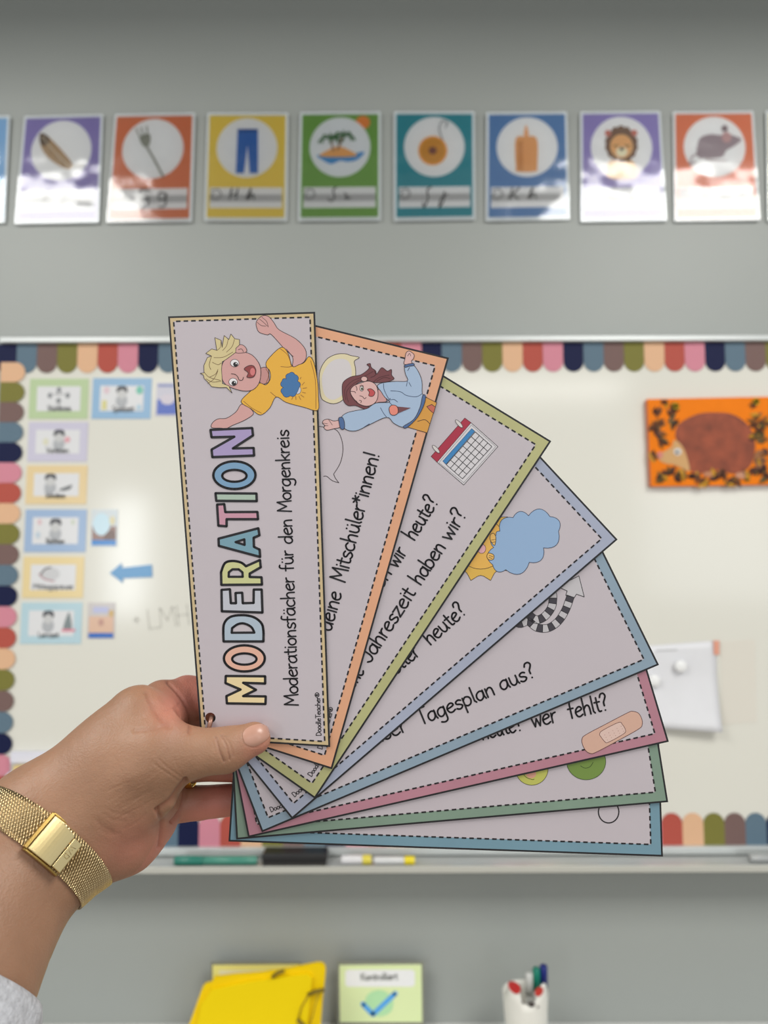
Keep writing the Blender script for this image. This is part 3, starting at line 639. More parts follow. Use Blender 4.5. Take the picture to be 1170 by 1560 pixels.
def dg(k):
    k.fill([(517, 1470), (642, 1469), (643, 1557), (518, 1557)], (204, 216, 164))
    k.shape([(526, 1480), (530, 1477), (628, 1477), (632, 1480), (632, 1500), (628, 1503), (530, 1503), (526, 1500)], (226, 226, 222), smooth=False)
    write(k, 'Kontrolliert', (550, 1493), (606, 1492), 1.15, 1.5, (70, 76, 70))
    k.shape([(556, 1535), (560, 1515), (580, 1508), (598, 1520), (596, 1540), (580, 1548), (566, 1545)], (164, 206, 158))
    k.stroke([(553, 1529), (568, 1545), (602, 1513)], 7.5, (76, 150, 214), smooth=False)
stand(YW - .03, 'green task card with a blue tick standing on the low shelf', (514, 1466, 646), None, dg)
def dy(k):
    k.fill([(324, 1470), (456, 1469), (456, 1552), (324, 1552)], (236, 210, 128)); k.fill([(334, 1478), (446, 1478), (446, 1500), (334, 1500)], (226, 212, 182)); write(k, 'Aufgaben', (350, 1494), (420, 1493), 1.1, 1.4, (150, 140, 110))
stand(YW - .03, 'pale yellow task card mostly hidden behind the yellow folder', (321, 1466, 459), None, dy)
# folder
FY = YW - .11; FS = wall_surf(FY)
fr = empty('elastic_folder', (FS.pt(400, 1560).x, FY, zs), 'bright yellow elastic folder leaning on the low shelf', 'folder')
zbp = 780 + 0
def py_at(z, Y, px=585):
    lo, hi = 800, 2200
    for _ in range(40):
        m_ = (lo + hi) / 2
        if wall_surf(Y).pt(px, m_).z > z: lo = m_
        else: hi = m_
    return lo
pb = py_at(zs + .0008, FY)
yel = mat((250, 190, 0), E_WALL * .78, .5, spec=.25, vary=.04, vscale=8)
b = MB(); fp = [(262, pb), (290, 1556), (309, 1503), (313, 1499), (322, 1497), (326, 1489), (360, 1485), (402, 1482), (440, 1476), (470, 1470), (484, 1467), (492, 1468), (496, 1474), (496, 1482), (491, 1530), (484, pb)]
b.prism([FS.pt(*p) for p in fp], FS.n, .006, yel); b.build('back_cover', fr)
b = MB(); S = Surf((0, FY - .006, 1.5), (0, -1, 0))
fp2 = [(290, pb), (306, 1530), (322, 1508), (380, 1496), (468, 1484), (476, 1490), (462, pb)]
b.prism([S.pt(*p) for p in fp2], S.n, .005, mat((250, 196, 0), E_WALL * .78, .5, spec=.25)); b.build('front_flap', fr)
for pts in ([(416, 1485), (424, 1478), (434, 1475)], [(470, 1511), (482, 1506), (495, 1504)], [(454, 1549), (462, 1556), (470, 1566)]):
    b = MB(); b.tube([FS.pt(*p, .0085) for p in pts], .0032, mat((120, 100, 16), 1, .6), 8); b.build('elastic_end', fr)
b = MB(); b.tube([FS.pt(*p, .0085) for p in [(471, 1511), (460, 1530), (455, 1549)]], .0012, mat((170, 140, 10), 1, .6), 6); b.build('elastic_band', fr); b = MB()
b.tube([FS.pt(*p, .0085) for p in [(486, 1508), (478, 1540), (470, 1566)]], .0012, mat((170, 140, 10), 1, .6), 6)
b.build('elastic_band', fr)
# cup with pens
cy_ = YW - .12; cc = wall_surf(cy_).pt(800, 1500)
cup = empty('pen_cup', (cc.x, cy_, zs), 'white paper cup with ear tabs and red cheeks on the low shelf', 'cup')
R1 = 33 * cy_ / F_PX; zr = wall_surf(cy_).pt(800, 1512).z; seg = 40; vs = []; fs = []
cupm = mat((232, 230, 222), E_WALL * .85, .45)
rows = 8
for j in range(rows + 1):
    t = j / rows
    for i in range(seg):
        a = 2 * math.pi * i / seg
        ear = 0
        for c0 in (-math.pi / 2 - .75, -math.pi / 2 + .72):
            dlt = abs((a - c0 + math.pi) % (2 * math.pi) - math.pi)
            ear = max(ear, .030 * max(0, 1 - (dlt / .42) ** 2) ** .5)
        z = zs + .001 + (zr - zs) * t + (ear if j == rows else ear * .5 if j == rows - 1 else 0)
        r = R1 * (.78 + .22 * t); vs.append((cc.x + r * math.cos(a), cy_ + r * math.sin(a), z))
fs = [(j * seg + i, j * seg + (i + 1) % seg, (j + 1) * seg + (i + 1) % seg, (j + 1) * seg + i) for j in range(rows) for i in range(seg)]
fs.append(tuple(reversed(range(seg))))
b = MB(); b.add(vs, fs, cupm, True); o = b.build('cup_body', cup); md = o.modifiers.new('s', 'SOLIDIFY'); md.thickness = .0015
b = MB()
def patch(px, py, rx, ry, m_, off=.0012):
    c3 = wall_surf(cy_ - R1).pt(px, py); vs = []; n = 14
    for i in range(n):
        a = 2 * math.pi * i / n; x = c3.x + rx * math.cos(a); z = c3.z + ry * math.sin(a); dx = x - cc.x
        rr = R1 * 1.0 + off; dx = max(-rr * .98, min(rr * .98, dx)); vs.append((x, cy_ - math.sqrt(rr * rr - dx * dx), z))
    b.add(vs, [tuple(range(n))], m_)
patch(785, 1508, .010, .010, mat((206, 46, 46), E_WALL, .5)); patch(822, 1512, .0085, .008, mat((206, 56, 46), E_WALL, .5)); b.build('red_cheek', cup)
b = MB(); patch(810, 1530, .006, .004, mat((70, 62, 60), E_WALL, .5)); patch(797, 1527, .002, .002, mat((120, 110, 106), E_WALL, .5)); patch(820, 1535, .002, .002, mat((120, 110, 106), E_WALL, .5)); b.build('drawn_nose', cup)
for (px, c, lb, top) in ((817, (20, 130, 108), 'green-capped marker standing in the white cup', 1474), (828, (24, 40, 120), 'navy-capped marker standing in the white cup', 1470), (806, (214, 214, 210), 'white marker standing in the white cup behind the green cap', 1482)):
    p = wall_surf(cy_ + .004).pt(px, top); root = empty('marker_pen', (p.x, cy_ + .004, zs + .003), lb, 'marker', 'markers in the cup')
    b = MB(); b.tube([(p.x - .001, cy_ + .004, zs + .004), (p.x, cy_ + .004, p.z - .037)], .006, mat((226, 226, 224), E_WALL, .3), 14); b.build('barrel', root)
    b = MB(); b.tube([(p.x, cy_ + .004, p.z - .037), (p.x, cy_ + .004, p.z - .002), (p.x, cy_ + .004, p.z)], [.0072, .0068, .0052], mat(c, E_WALL, .3), 14); b.build('cap', root)

# ------------------------------------------------------------------ fan of cards
D0, DZ = 0.380, 0.0009
PAPER = (190, 181, 187)
INKC = (24, 22, 27); LINE = (48, 34, 36)
def unit(a): L = math.hypot(*a); return (a[0] / L, a[1] / L)
CARDS = [
 dict(br=(503, 1138), tr=(480, 475), tl=(256, 482), bl=(306, 1126), band=8, col=(200, 178, 138), name='card headed MODERATION with a tan border, front of the fan'),
 dict(br=(506, 1172), tr=(684, 545), fd=(-.971, -.238), band=17, col=(216, 160, 126), name='peach-bordered fan card with a waving girl, second from the front'),
 dict(br=(480, 1217), tr=(840, 672), fd=(-.853, -.521), band=17, col=(176, 174, 124), name='olive-bordered fan card with a red calendar'),
 dict(br=(445, 1248), tr=(941, 822), fd=(-.68, -.733), band=17, col=(160, 166, 186), name='lavender-bordered fan card with a blue cloud over a sun'),
 dict(br=(399, 1268), tr=(1004, 1013), fd=(-.441, -.897), band=17, col=(136, 155, 171), name='blue-bordered fan card with a striped spiral arrow'),
 dict(br=(378, 1276), tr=(1019, 1130), fd=(-.287, -.958), band=17, col=(176, 124, 138), name='pink-bordered fan card with a sticking plaster'),
 dict(br=(360, 1279), tr=(1018, 1222), fd=(-.158, -.987), band=17, col=(124, 146, 130), name='green-bordered fan card with two green fruits'),
 dict(br=(348, 1282), tr=(1010, 1305), fd=(-.033, -.999), band=18, col=(114, 148, 164), name='light blue-bordered fan card at the back bottom of the fan'),
]
def lerp(a, b2, t): return (a[0] + (b2[0] - a[0]) * t, a[1] + (b2[1] - a[1]) * t)
def inset(poly, d, sgn=1):
    n = len(poly); out = []
    for i in range(n):
        a, b2, c = poly[i - 1], poly[i], poly[(i + 1) % n]
        u = unit((b2[0] - a[0], b2[1] - a[1])); v = unit((c[0] - b2[0], c[1] - b2[1]))
        n1 = (-u[1] * sgn, u[0] * sgn); n2 = (-v[1] * sgn, v[0] * sgn)
        den = 1 + n1[0] * n2[0] + n1[1] * n2[1]
        out.append((b2[0] + d * (n1[0] + n2[0]) / den, b2[1] + d * (n1[1] + n2[1]) / den))
    return out
roots = []
for i, cdn in enumerate(CARDS):
    br, tr = cdn['br'], cdn['tr']; u = unit((tr[0] - br[0], tr[1] - br[1])); n_ = (u[1], -u[0])
    cdn['u'], cdn['n'] = u, n_
    if 'tl' in cdn: tl, bl = cdn['tl'], cdn['bl']
    else:
        hh = 222 if i < 6 else 214
        tl = (tr[0] + cdn['fd'][0] * hh, tr[1] + cdn['fd'][1] * hh); bl = (br[0] + n_[0] * 194 + u[0] * 6, br[1] + n_[1] * 194 + u[1] * 6)
    poly = [br, tr, tl, bl]; cdn['poly'] = poly
    hole = (br[0] + u[0] * 51 + n_[0] * 181, br[1] + u[1] * 51 + n_[1] * 181) if i else (320.5, 1093.5)
    d = D0 + i * DZ; S = card_surf(d); cdn['S'] = S
    base = S.pt(*br); root = empty('fan_card', base, cdn['name'] , 'card', 'cards of the hand-held fan'); roots.append(root)
    cpts = lambda poly_, sg: poly_
    hl = ell(hole[0], hole[1], 8, 8, 20)
    edge = mat((30, 30, 34), E_NEAR, .4)
    pm = mat(PAPER, E_NEAR, .38, vary=.012, vscale=25, bump=.00008, bscale=60)
    b = MB(); b.prism([S.pt(*p) for p in poly], S.n, .0005, edge, holes=[[S.pt(*p) for p in hl]], side=mat((120, 118, 122), E_NEAR, .4)); b.build('card_edge', root)
    # printed border
    sg = 1 if (lambda P_: sum(P_[k][0] * P_[(k + 1) % 4][1] - P_[(k + 1) % 4][0] * P_[k][1] for k in range(4)))(poly) > 0 else -1
    ink = Ink(S, E_NEAR, .00003, .00004, .4)
    ink.fill(inset(poly, 2.8, sg), mat(cdn['col'], E_NEAR, .38, vary=.05, vscale=30), holes=[hl]); ink.build('printed_border', root)
    bnd = cdn['band']; inner = inset(poly, bnd, sg)
    ink = Ink(S, E_NEAR, .00003, .00008, .4); ink.fill(inner, pm, holes=[hl])
    ink.build('white_field', root)
    ink = Ink(S, E_NEAR, .00003, .00012, .4)
    for k in range(4):
        a, c = inner[k], inner[(k + 1) % 4]; L = math.hypot(c[0] - a[0], c[1] - a[1]); nn = int(L / 11.4); st = L / nn
        for j in range(nn):
            t0, t1 = (j * st + 1) / L, (j * st + 8) / L; ink.stroke([lerp(a, c, t0), lerp(a, c, t1)], 2.4, INKC, smooth=False, bump=False, joints=False)
    ink.build('dashed_line', root)
    # small credit line
    ink = Ink(S, E_NEAR, .000008, .00018, .4)
    o1, o2 = (18, 13) if i == 0 else (25, 23)
    p0 = (br[0] + u[0] * o1 + n_[0] * o2, br[1] + u[1] * o1 + n_[1] * o2); p1 = (p0[0] + u[0] * 66, p0[1] + u[1] * 66)
    write(ink, 'DoodleTeacher®', p0, p1, .84, 1.1, INKC)
    cdn['text'] = ink

H = .00018
# card 1
S = CARDS[0]['S']; t = CARDS[0]['text']
write(t, 'Moderationsfächer für den Morgenkreis', (454.5, 1075), (439.5, 654), 2.35, 2.4, INKC)
A2, A1 = T(280, 800, 4.179), T(240, 460, 4.179)
LT = [
 (A2([(268, 960), (518, 962), (518, 1008), (378, 1003), (460, 1048), (378, 1088), (522, 1090), (520, 1138), (275, 1134), (272, 1088), (362, 1046), (266, 1005)]), None, (226, 206, 160)),
 (A2(ell(386, 848, 130, 83, 36)), A2(ell(386, 852, 78, 36, 28)), (220, 172, 152)),
 (A2([(254, 740)] + crom([(252, 690), (258, 625), (300, 583), (380, 573), (450, 588), (498, 630), (508, 690)], False, 5) + [(507, 740)]), A2([(305, 685)] + crom([(308, 655), (345, 630), (385, 626), (430, 648), (450, 684)], False, 4)), (168, 182, 196)),
 (A2([(241, 412), (294, 408), (300, 497), (333, 497), (330, 432), (372, 430), (376, 497), (445, 495), (446, 410), (496, 410), (501, 556), (243, 548)]), None, (186, 188, 198)),
 (A2([(240, 380)] + crom([(238, 300), (262, 242), (310, 228), (365, 238), (396, 262)], False, 4) + [(485, 222), (490, 268), (420, 308), (420, 330), (495, 332), (498, 378)]), A2([(286, 329), (287, 300), (310, 281), (350, 281), (374, 300), (376, 329)]), (196, 196, 142)),
 (A2([(222, 86), (475, 20), (482, 65), (445, 80), (447, 138), (483, 156), (486, 202), (224, 132)]), A2([(330, 108), (386, 90), (388, 126)]), (116, 154, 170)),
 (A1([(380, 1290), (425, 1287), (432, 1338), (636, 1337), (640, 1383), (440, 1383), (440, 1428), (388, 1424)]), None, (196, 144, 162)),
 (A1([(370, 1218), (630, 1220), (632, 1268), (375, 1266)]), None, (166, 184, 170)),
 (A1(ell(490, 1103, 134, 88, 36)), A1(ell(490, 1107, 78, 38, 28)), (118, 154, 186)),
 (A1([(338, 815), (603, 803), (608, 850), (480, 933), (612, 930), (615, 978), (350, 988), (345, 940), (490, 858), (345, 862)]), None, (164, 148, 190))]
for (o_, h_, c_) in LT:
    t.fill(o_, c_, holes=[h_] if h_ else ())
    t.stroke(o_, 3.8, INKC, closed=True, smooth=False, bump=False)
    if h_: t.stroke(h_, 3.6, INKC, closed=True, smooth=False, bump=False)
t.build('printed_lettering', roots[0])
k = Ink(S, E_NEAR, .000004, .00014, .45)
SK = (204, 156, 152)
k.shape(A1([(700, 210), (650, 195), (632, 165), (630, 125), (665, 90), (705, 92), (740, 130), (775, 178), (880, 235), (940, 300), (945, 360), (915, 395), (862, 412), (860, 350), (800, 290), (725, 208)]), SK, LINE)
for q_ in ([(650, 110), (675, 130), (700, 155)], [(665, 98), (695, 125), (705, 160)], [(635, 130), (660, 150), (690, 155)], [(820, 300), (850, 335), (866, 348)]): k.stroke(A1(q_), .7, LINE)
k.shape(A1([(540, 650), (500, 700), (440, 740), (385, 745), (350, 770), (345, 800), (400, 803), (440, 805), (480, 785), (560, 750), (612, 705)]), SK, LINE)
k.shape(A1([(650, 430), (700, 420), (710, 470), (705, 512), (655, 518)]), (190, 138, 134), LINE)
YE = (224, 170, 62)
k.shape(A1([(693, 412), (700, 370), (785, 290), (830, 325), (858, 410), (900, 400), (935, 385), (965, 348), (995, 385), (1018, 500), (1024, 600), (1020, 690), (930, 670), (820, 640), (755, 605), (715, 675), (655, 720), (595, 680), (532, 635), (590, 570), (645, 517), (690, 528), (718, 490), (715, 440)]), YE, LINE)
for q_ in ([(778, 295), (830, 340), (852, 408)], [(548, 632), (600, 675), (662, 708)], [(975, 375), (1005, 500), (1008, 680)], [(785, 412), (830, 415), (860, 410)], [(720, 575), (755, 605)], [(690, 425), (708, 465), (690, 520)]): k.stroke(A1(q_), .8, (130, 84, 40))
k.shape(A1(scallop([(820, 490), (838, 455), (875, 462), (892, 505), (903, 545), (885, 580), (845, 598), (795, 585), (800, 545), (792, 505)], .3, 5)), (64, 112, 164), (40, 60, 100), .7, smooth=False)
k.shape(A1([(905, 540), (914, 560), (905, 582), (885, 585), (895, 565)]), (196, 196, 206), LINE, .5)
for q_ in ([(920, 530), (935, 512)], [(925, 550), (950, 547)], [(922, 575), (942, 580)], [(912, 592), (932, 606)], [(900, 600), (912, 622)], [(880, 602), (882, 622)], [(862, 605), (855, 620)], [(908, 490), (914, 480)]): k.stroke(A1(q_), .8, (150, 100, 50))
k.shape(A1([(500, 322), (560, 322), (610, 345), (650, 400), (658, 460), (645, 520), (610, 558), (560, 568), (500, 556), (440, 530), (412, 490), (408, 420), (430, 370)]), SK, LINE)
k.shape(A1([(500, 325), (500, 290), (530, 272), (560, 288), (565, 320)]), SK, LINE); k.stroke(A1([(515, 305), (535, 300), (548, 318)]), .8, LINE)
HR = (206, 190, 142)
k.fill(A1([(272, 455), (297, 452), (296, 405), (318, 355), (345, 345), (308, 328), (345, 300), (378, 308), (366, 228), (405, 245), (412, 290), (425, 215), (455, 240), (468, 205), (492, 235), (522, 240), (522, 275), (500, 295), (498, 322), (440, 365), (412, 382), (408, 430), (414, 520), (455, 535), (474, 580), (440, 545), (395, 546), (345, 540), (325, 515), (298, 488), (292, 465)]), HR)
k.stroke(A1([(272, 455), (297, 452), (296, 405), (318, 355), (345, 345), (308, 328), (345, 300), (378, 308), (366, 228), (405, 245), (412, 290), (425, 215), (455, 240), (468, 205), (492, 235), (522, 240), (522, 275), (500, 295), (498, 322), (440, 365), (412, 382), (408, 430), (414, 520), (455, 535), (474, 580), (440, 545), (395, 546), (345, 540), (325, 515), (298, 488), (292, 465)]), .8, LINE, closed=True, smooth=False)
for q_ in ([(405, 245), (400, 290), (378, 310)], [(450, 240), (440, 280), (415, 310)], [(490, 240), (475, 285), (440, 320)], [(360, 355), (420, 352), (480, 320)], [(320, 520), (360, 490), (385, 440)], [(330, 480), (370, 460), (385, 430)], [(350, 385), (385, 400), (405, 390)], [(345, 345), (330, 400), (340, 430)], [(300, 450), (330, 480), (400, 500)], [(310, 490), (350, 510), (405, 505)]): k.stroke(A1(q_), .8, (120, 96, 64))
for (ex, ey) in ((492, 390), (482, 510)):
    k.shape(A1(ell(ex, ey, 27, 24, 18)), (226, 222, 224), LINE, .7, smooth=False); k.fill(A1(ell(ex + 5, ey + 8, 15, 15, 14)), (28, 24, 26)); k.fill(A1(ell(ex + 10, ey + 3, 4, 4, 8)), (235, 235, 235))
k.stroke(A1([(470, 458), (495, 462), (512, 478), (520, 497), (540, 498), (548, 480)]), .9, LINE)
k.shape(A1([(552, 428), (580, 407), (612, 408), (627, 440), (612, 478), (570, 480), (578, 452)]), (140, 62, 62), LINE, .9); k.fill(A1(ell(606, 445, 16, 24, 14)), (204, 118, 118))
k.build('printed_picture', roots[0])

# card 2
S = CARDS[1]['S']; t = CARDS[1]['text']; B1 = T(480, 500, 5.318)
write(t, 'Mitschüler*innen!', (525.5, 888), (578.5, 692), 2.72, 2.7, INKC); write(t, 'deine', (504, 962), (521, 903), 2.72, 2.7, INKC)
t.build('printed_lettering', roots[1])
k = Ink(S, E_NEAR, .000004, .00014, .45)
k.shape(B1([(35, 370), (85, 262), (165, 214), (245, 208), (290, 222), (358, 238), (318, 268), (328, 330), (325, 420), (290, 500), (220, 585), (150, 612), (80, 592), (45, 545)]), (214, 202, 168), LINE)
k.shape(B1([(60, 380), (110, 290), (180, 250), (260, 260), (295, 330), (285, 430), (230, 530), (150, 580), (85, 550), (60, 470)]), (204, 198, 200))
k.stroke(B1([(30, 795), (160, 818), (208, 880), (226, 980), (205, 1090), (150, 1182)]), .9, LINE); k.stroke(B1([(150, 1182), (165, 1215), (193, 1252)]), .9, LINE); k.stroke(B1([(193, 1252), (140, 1235), (95, 1200), (70, 1200)]), .9, LINE)
BL = (160, 180, 206); NV = (74, 102, 148)
k.shape(B1([(895, 558), (985, 604), (908, 848), (748, 802), (830, 720), (880, 620)]), (206, 148, 66), LINE, smooth=False); k.shape(B1([(905, 635), (945, 618), (975, 640), (960, 690), (930, 665)]), (190, 100, 80), LINE, smooth=False); k.stroke(B1([(830, 755), (890, 742), (930, 775)]), .9, LINE)
k.shape(B1([(722, 292), (728, 250), (738, 200), (765, 186), (802, 216), (795, 250), (780, 266), (785, 295)]), (212, 172, 168), LINE); k.stroke(B1([(750, 225), (765, 205), (775, 225)]), .8, LINE)
k.shape(B1([(60, 768), (72, 745), (110, 738), (150, 752), (200, 750), (205, 800), (150, 815), (95, 826), (72, 805), (80, 790)]), (212, 172, 168), LINE)
for q_ in ([(62, 770), (100, 775)], [(75, 790), (105, 790)], [(110, 740), (140, 785)]): k.stroke(B1(q_), .7, LINE)
k.shape(B1([(480, 440), (420, 425), (355, 440), (320, 470), (300, 510), (310, 560), (350, 605), (400, 625), (470, 650), (400, 655), (330, 628), (270, 628), (232, 590), (220, 510), (228, 440), (290, 395), (370, 378), (430, 335), (438, 312), (420, 295), (447, 287), (455, 318), (490, 345), (500, 372), (540, 320), (585, 348), (618, 335), (620, 380), (640, 408), (605, 430), (540, 440)]), (112, 62, 66), (50, 24, 30), smooth=True)
for q_ in ([(250, 580), (240, 500), (300, 430), (400, 390), (470, 350)], [(270, 600), (255, 520), (300, 460), (360, 420)], [(470, 440), (520, 400), (600, 380)], [(500, 430), (560, 400), (610, 410)], [(450, 400), (490, 380), (480, 345)]): k.stroke(B1(q_), .8, (70, 30, 36))
k.shape(B1([(510, 500), (545, 520), (580, 590), (520, 600), (490, 600)]), (196, 148, 146), LINE)
k.shape(B1([(505, 470), (540, 445), (650, 432), (748, 428), (732, 370), (728, 312), (790, 298), (835, 350), (865, 430), (868, 530), (892, 556), (865, 640), (800, 740), (722, 802), (640, 772), (580, 722), (440, 782), (330, 832), (242, 815), (210, 735), (250, 690), (330, 668), (420, 652), (490, 608), (605, 600), (565, 560), (535, 515)]), BL, LINE)
for q_ in ([(748, 428), (740, 470)], [(760, 440), (778, 472)], [(868, 530), (820, 556), (740, 545), (690, 515), (612, 508)], [(580, 722), (555, 690), (530, 645)], [(555, 450), (560, 500), (600, 575), (640, 578), (668, 598)], [(600, 600), (625, 625), (640, 655)], [(575, 600), (610, 570)], [(400, 800), (440, 775)], [(750, 345), (765, 320)]): k.stroke(B1(q_), .9, (60, 74, 104))
k.shape(B1([(872, 545), (895, 552), (882, 622), (830, 722), (745, 805), (715, 796), (800, 738), (850, 640)]), NV, LINE, smooth=True)
k.shape(B1([(192, 728), (222, 724), (238, 765), (236, 815), (208, 815), (196, 770)]), NV, LINE); k.shape(B1([(724, 302), (760, 290), (796, 286), (802, 302), (760, 310), (730, 318)]), NV, LINE)
k.shape(B1([(430, 430), (480, 448), (505, 490), (508, 560), (480, 610), (420, 632), (355, 612), (305, 560), (286, 510), (310, 470), (370, 445)]), (212, 172, 168), LINE)
k.shape(B1(ell(398, 412, 26, 21, 16)), (212, 172, 168), LINE, smooth=False); k.shape(B1([(425, 497), (455, 492), (485, 520), (468, 552), (435, 548), (440, 520)]), (186, 76, 78), LINE)
k.shape(B1(ell(378, 490, 15, 20, 14)), (226, 224, 222), LINE, smooth=False); k.fill(B1(ell(380, 492, 9, 12, 12)), (70, 70, 50))
for q_ in ([(362, 470), (375, 462), (392, 470)], [(330, 468), (340, 490), (338, 505)], [(288, 512), (320, 515), (328, 525)], [(362, 548), (385, 555), (400, 572), (414, 562)], [(320, 582), (335, 592), (345, 605)], [(358, 585), (375, 590), (370, 606)]): k.stroke(B1(q_), .8, (70, 40, 44))
k.fill(B1([(662, 635), (776, 646), (668, 692)]), (110, 66, 72)); k.shape(B1([(600, 650), (620, 625), (655, 628), (672, 655), (668, 690), (640, 706), (610, 695)]), (222, 134, 118), LINE)
k.build('printed_picture', roots[1])

# card 3
S = CARDS[2]['S']; t = CARDS[2]['text']; C3 = T(470, 480, 3.079)
for (s_, p0, p1) in (('wir', (604.5, 866), (621, 840)), ('heute?', (631, 824), (669, 764)), ('haben', (556, 938), (598, 872)), ('Jahreszeit', (563, 1011), (634, 903)), ('haben', (640.5, 892), (680, 833)), ('wir?', (686, 825), (712, 783)), ('Welche', (520, 1078), (556, 1022))):
    write(t, s_, p0, p1, 2.72, 2.7, INKC)
t.build('printed_lettering', roots[2])
k = Ink(S, E_NEAR, .000004, .00014, .45)
k.shape(C3([(603, 690), (762, 505), (888, 617), (728, 797)]), (204, 200, 204), INKC, .8, smooth=False)
k.shape(C3([(612, 692), (764, 516), (878, 617), (728, 786)]), (206, 202, 206), (90, 88, 92), .5, smooth=False)
k.shape(C3([(575, 663), (733, 483), (762, 505), (603, 690)]), (164, 44, 66), (90, 26, 40), .8, smooth=False)
k.shape(C3([(630, 685), (765, 533), (780, 545), (644, 700)]), (58, 126, 182), (30, 70, 110), .7, smooth=False)
g = lambda a, b2: (lerp(lerp((646, 702), (782, 548), a), lerp((722, 768), (860, 617), a), b2))
for a in range(8): k.stroke(C3([g(a / 7, 0), g(a / 7, 1)]), .9, INKC, smooth=False, joints=False)
for a in range(5): k.stroke(C3([g(0, a / 4), g(1, a / 4)]), .9, INKC, smooth=False, joints=False)
for (cx, cy) in ((706, 510), (598, 629)):
    k.shape(C3(ell(cx, cy, 24, 8, 18, math.radians(48))), (206, 200, 198), (90, 84, 84), .8, smooth=False)
k.build('printed_picture', roots[2])

# card 4
S = CARDS[3]['S']; t = CARDS[3]['text']; D4 = T(690, 740, 5.318)
write(t, 'heute?', (655.5, 983), (712, 933), 2.72, 2.7, INKC); write(t, 'Wetter', (588, 1041), (641, 996), 2.72, 2.7, INKC)
t.build('printed_lettering', roots[3])
k = Ink(S, E_NEAR, .000004, .00014, .45)
cs = (225, 470); sun = []
for a in range(12):
    a0 = math.radians(a * 30 + 15); a1 = math.radians(a * 30 + 45)
    for j in range(6):
        tt = j / 6; an = a0 + (a1 - a0) * tt; r = 308 - 52 * math.sin(math.pi * tt); sun.append((cs[0] + r * math.cos(an), cs[1] + r * math.sin(an)))
k.shape(D4(sun), (214, 172, 78), LINE, .8, smooth=False); k.shape(D4(ell(225, 470, 205, 205, 40)), (222, 172, 82), LINE, .8, smooth=False)
k.shape(D4(ell(232, 510, 34, 38, 18)), (222, 168, 176), LINE, .7, smooth=False)
k.shape(D4(scallop([(380, 368), (487, 258), (612, 243), (785, 250), (855, 370), (733, 503), (618, 620), (428, 680), (322, 640), (330, 500), (350, 400)], .34, 8)), (142, 170, 204), (50, 60, 84), .9, smooth=False)
k.shape(D4([(300, 430), (305, 395), (330, 385), (348, 420), (340, 480), (320, 470)]), (222, 176, 96), LINE); k.shape(D4([(275, 565), (290, 545), (330, 560), (328, 595), (300, 602), (280, 590)]), (222, 176, 96), LINE)
for q_ in ([(312, 440), (345, 435)], [(315, 460), (342, 455)], [(295, 565), (325, 575)], [(292, 580), (318, 590)]): k.stroke(D4(q_), .7, LINE)
k.build('printed_picture', roots[3])

# card 5
S = CARDS[4]['S']; t = CARDS[4]['text']
for (s_, p0, p1) in (('Tagesplan', (640, 1105), (756, 1057)), ('aus?', (764, 1052), (817, 1030)), ('Unser', (555, 1141), (622, 1112))): write(t, s_, p0, p1, 2.72, 2.7, INKC)
t.build('printed_lettering', roots[4])
k = Ink(S, E_NEAR, .000004, .00014, .45)
def track(pts, wd, n, first):
    pts = crom(pts, False, 12); L = [0]
    for a, b2 in zip(pts, pts[1:]): L.append(L[-1] + math.dist(a, b2))
    def at(s):
        for i in range(len(L) - 1):
            if L[i + 1] >= s: break
        tt = (s - L[i]) / max(1e-6, L[i + 1] - L[i]); p = lerp(pts[i], pts[i + 1], tt); d_ = unit((pts[i + 1][0] - pts[i][0], pts[i + 1][1] - pts[i][1])); return p, (-d_[1], d_[0])
    for j in range(n):
        Lp = []; Rp = []
        for m_ in range(5):
            p, nn = at(L[-1] * (j + m_ / 4) / n); Lp.append((p[0] + nn[0] * wd / 2, p[1] + nn[1] * wd / 2)); Rp.append((p[0] - nn[0] * wd / 2, p[1] - nn[1] * wd / 2))
        h_k = k.h; k.shape(D4(Lp + Rp[::-1]), (62, 58, 66) if (j + first) % 2 == 0 else (186, 182, 186), INKC, .8, smooth=False); k.h = h_k
track([(720, 760), (800, 860), (808, 940), (790, 1000), (740, 1060), (680, 1085), (620, 1050), (560, 980)], 64, 13, 0)
track([(480, 1080), (540, 1118), (610, 1100), (680, 1148), (770, 1152), (850, 1100), (910, 1010), (953, 895)], 62, 14, 1)
k.shape(D4([(870, 828), (925, 852), (914, 888), (984, 905), (1000, 878), (1063, 900), (1020, 730), (900, 790)]), (190, 186, 190), INKC, 1, smooth=False)
k.build('printed_picture', roots[4])

# card 6
S = CARDS[5]['S']; t = CARDS[5]['text']; E6 = T(780, 1040, 4.5)
for (s_, p0, p1) in (('fehlt?', (868, 1095), (928, 1081)), ('wer', (812, 1108), (850, 1099)), ('heute?', (735, 1127), (797, 1112))): write(t, s_, p0, p1, 2.95, 2.7, INKC)
t.build('printed_lettering', roots[5])
k = Ink(S, E_NEAR, .000004, .00014, .45)
k.shape(E6([(482, 420), (480, 385), (505, 357), (640, 285), (790, 207), (825, 196), (865, 208), (888, 245), (892, 285), (868, 317), (720, 400), (580, 474), (540, 485), (505, 465)]), (206, 166, 148), (96, 58, 54), .9)
k.shape(E6([(600, 352), (622, 326), (730, 272), (755, 285), (778, 325), (762, 352), (660, 408), (636, 404), (610, 372)]), (214, 184, 174), (96, 58, 54), .8)
for i in range(5):
    for j in range(3): k.fill(E6(ell(635 + i * 28 + j * 9, 358 - i * 15 + j * 17, 2.2, 2.2, 6)), (140, 90, 84))
k.build('printed_picture', roots[5])
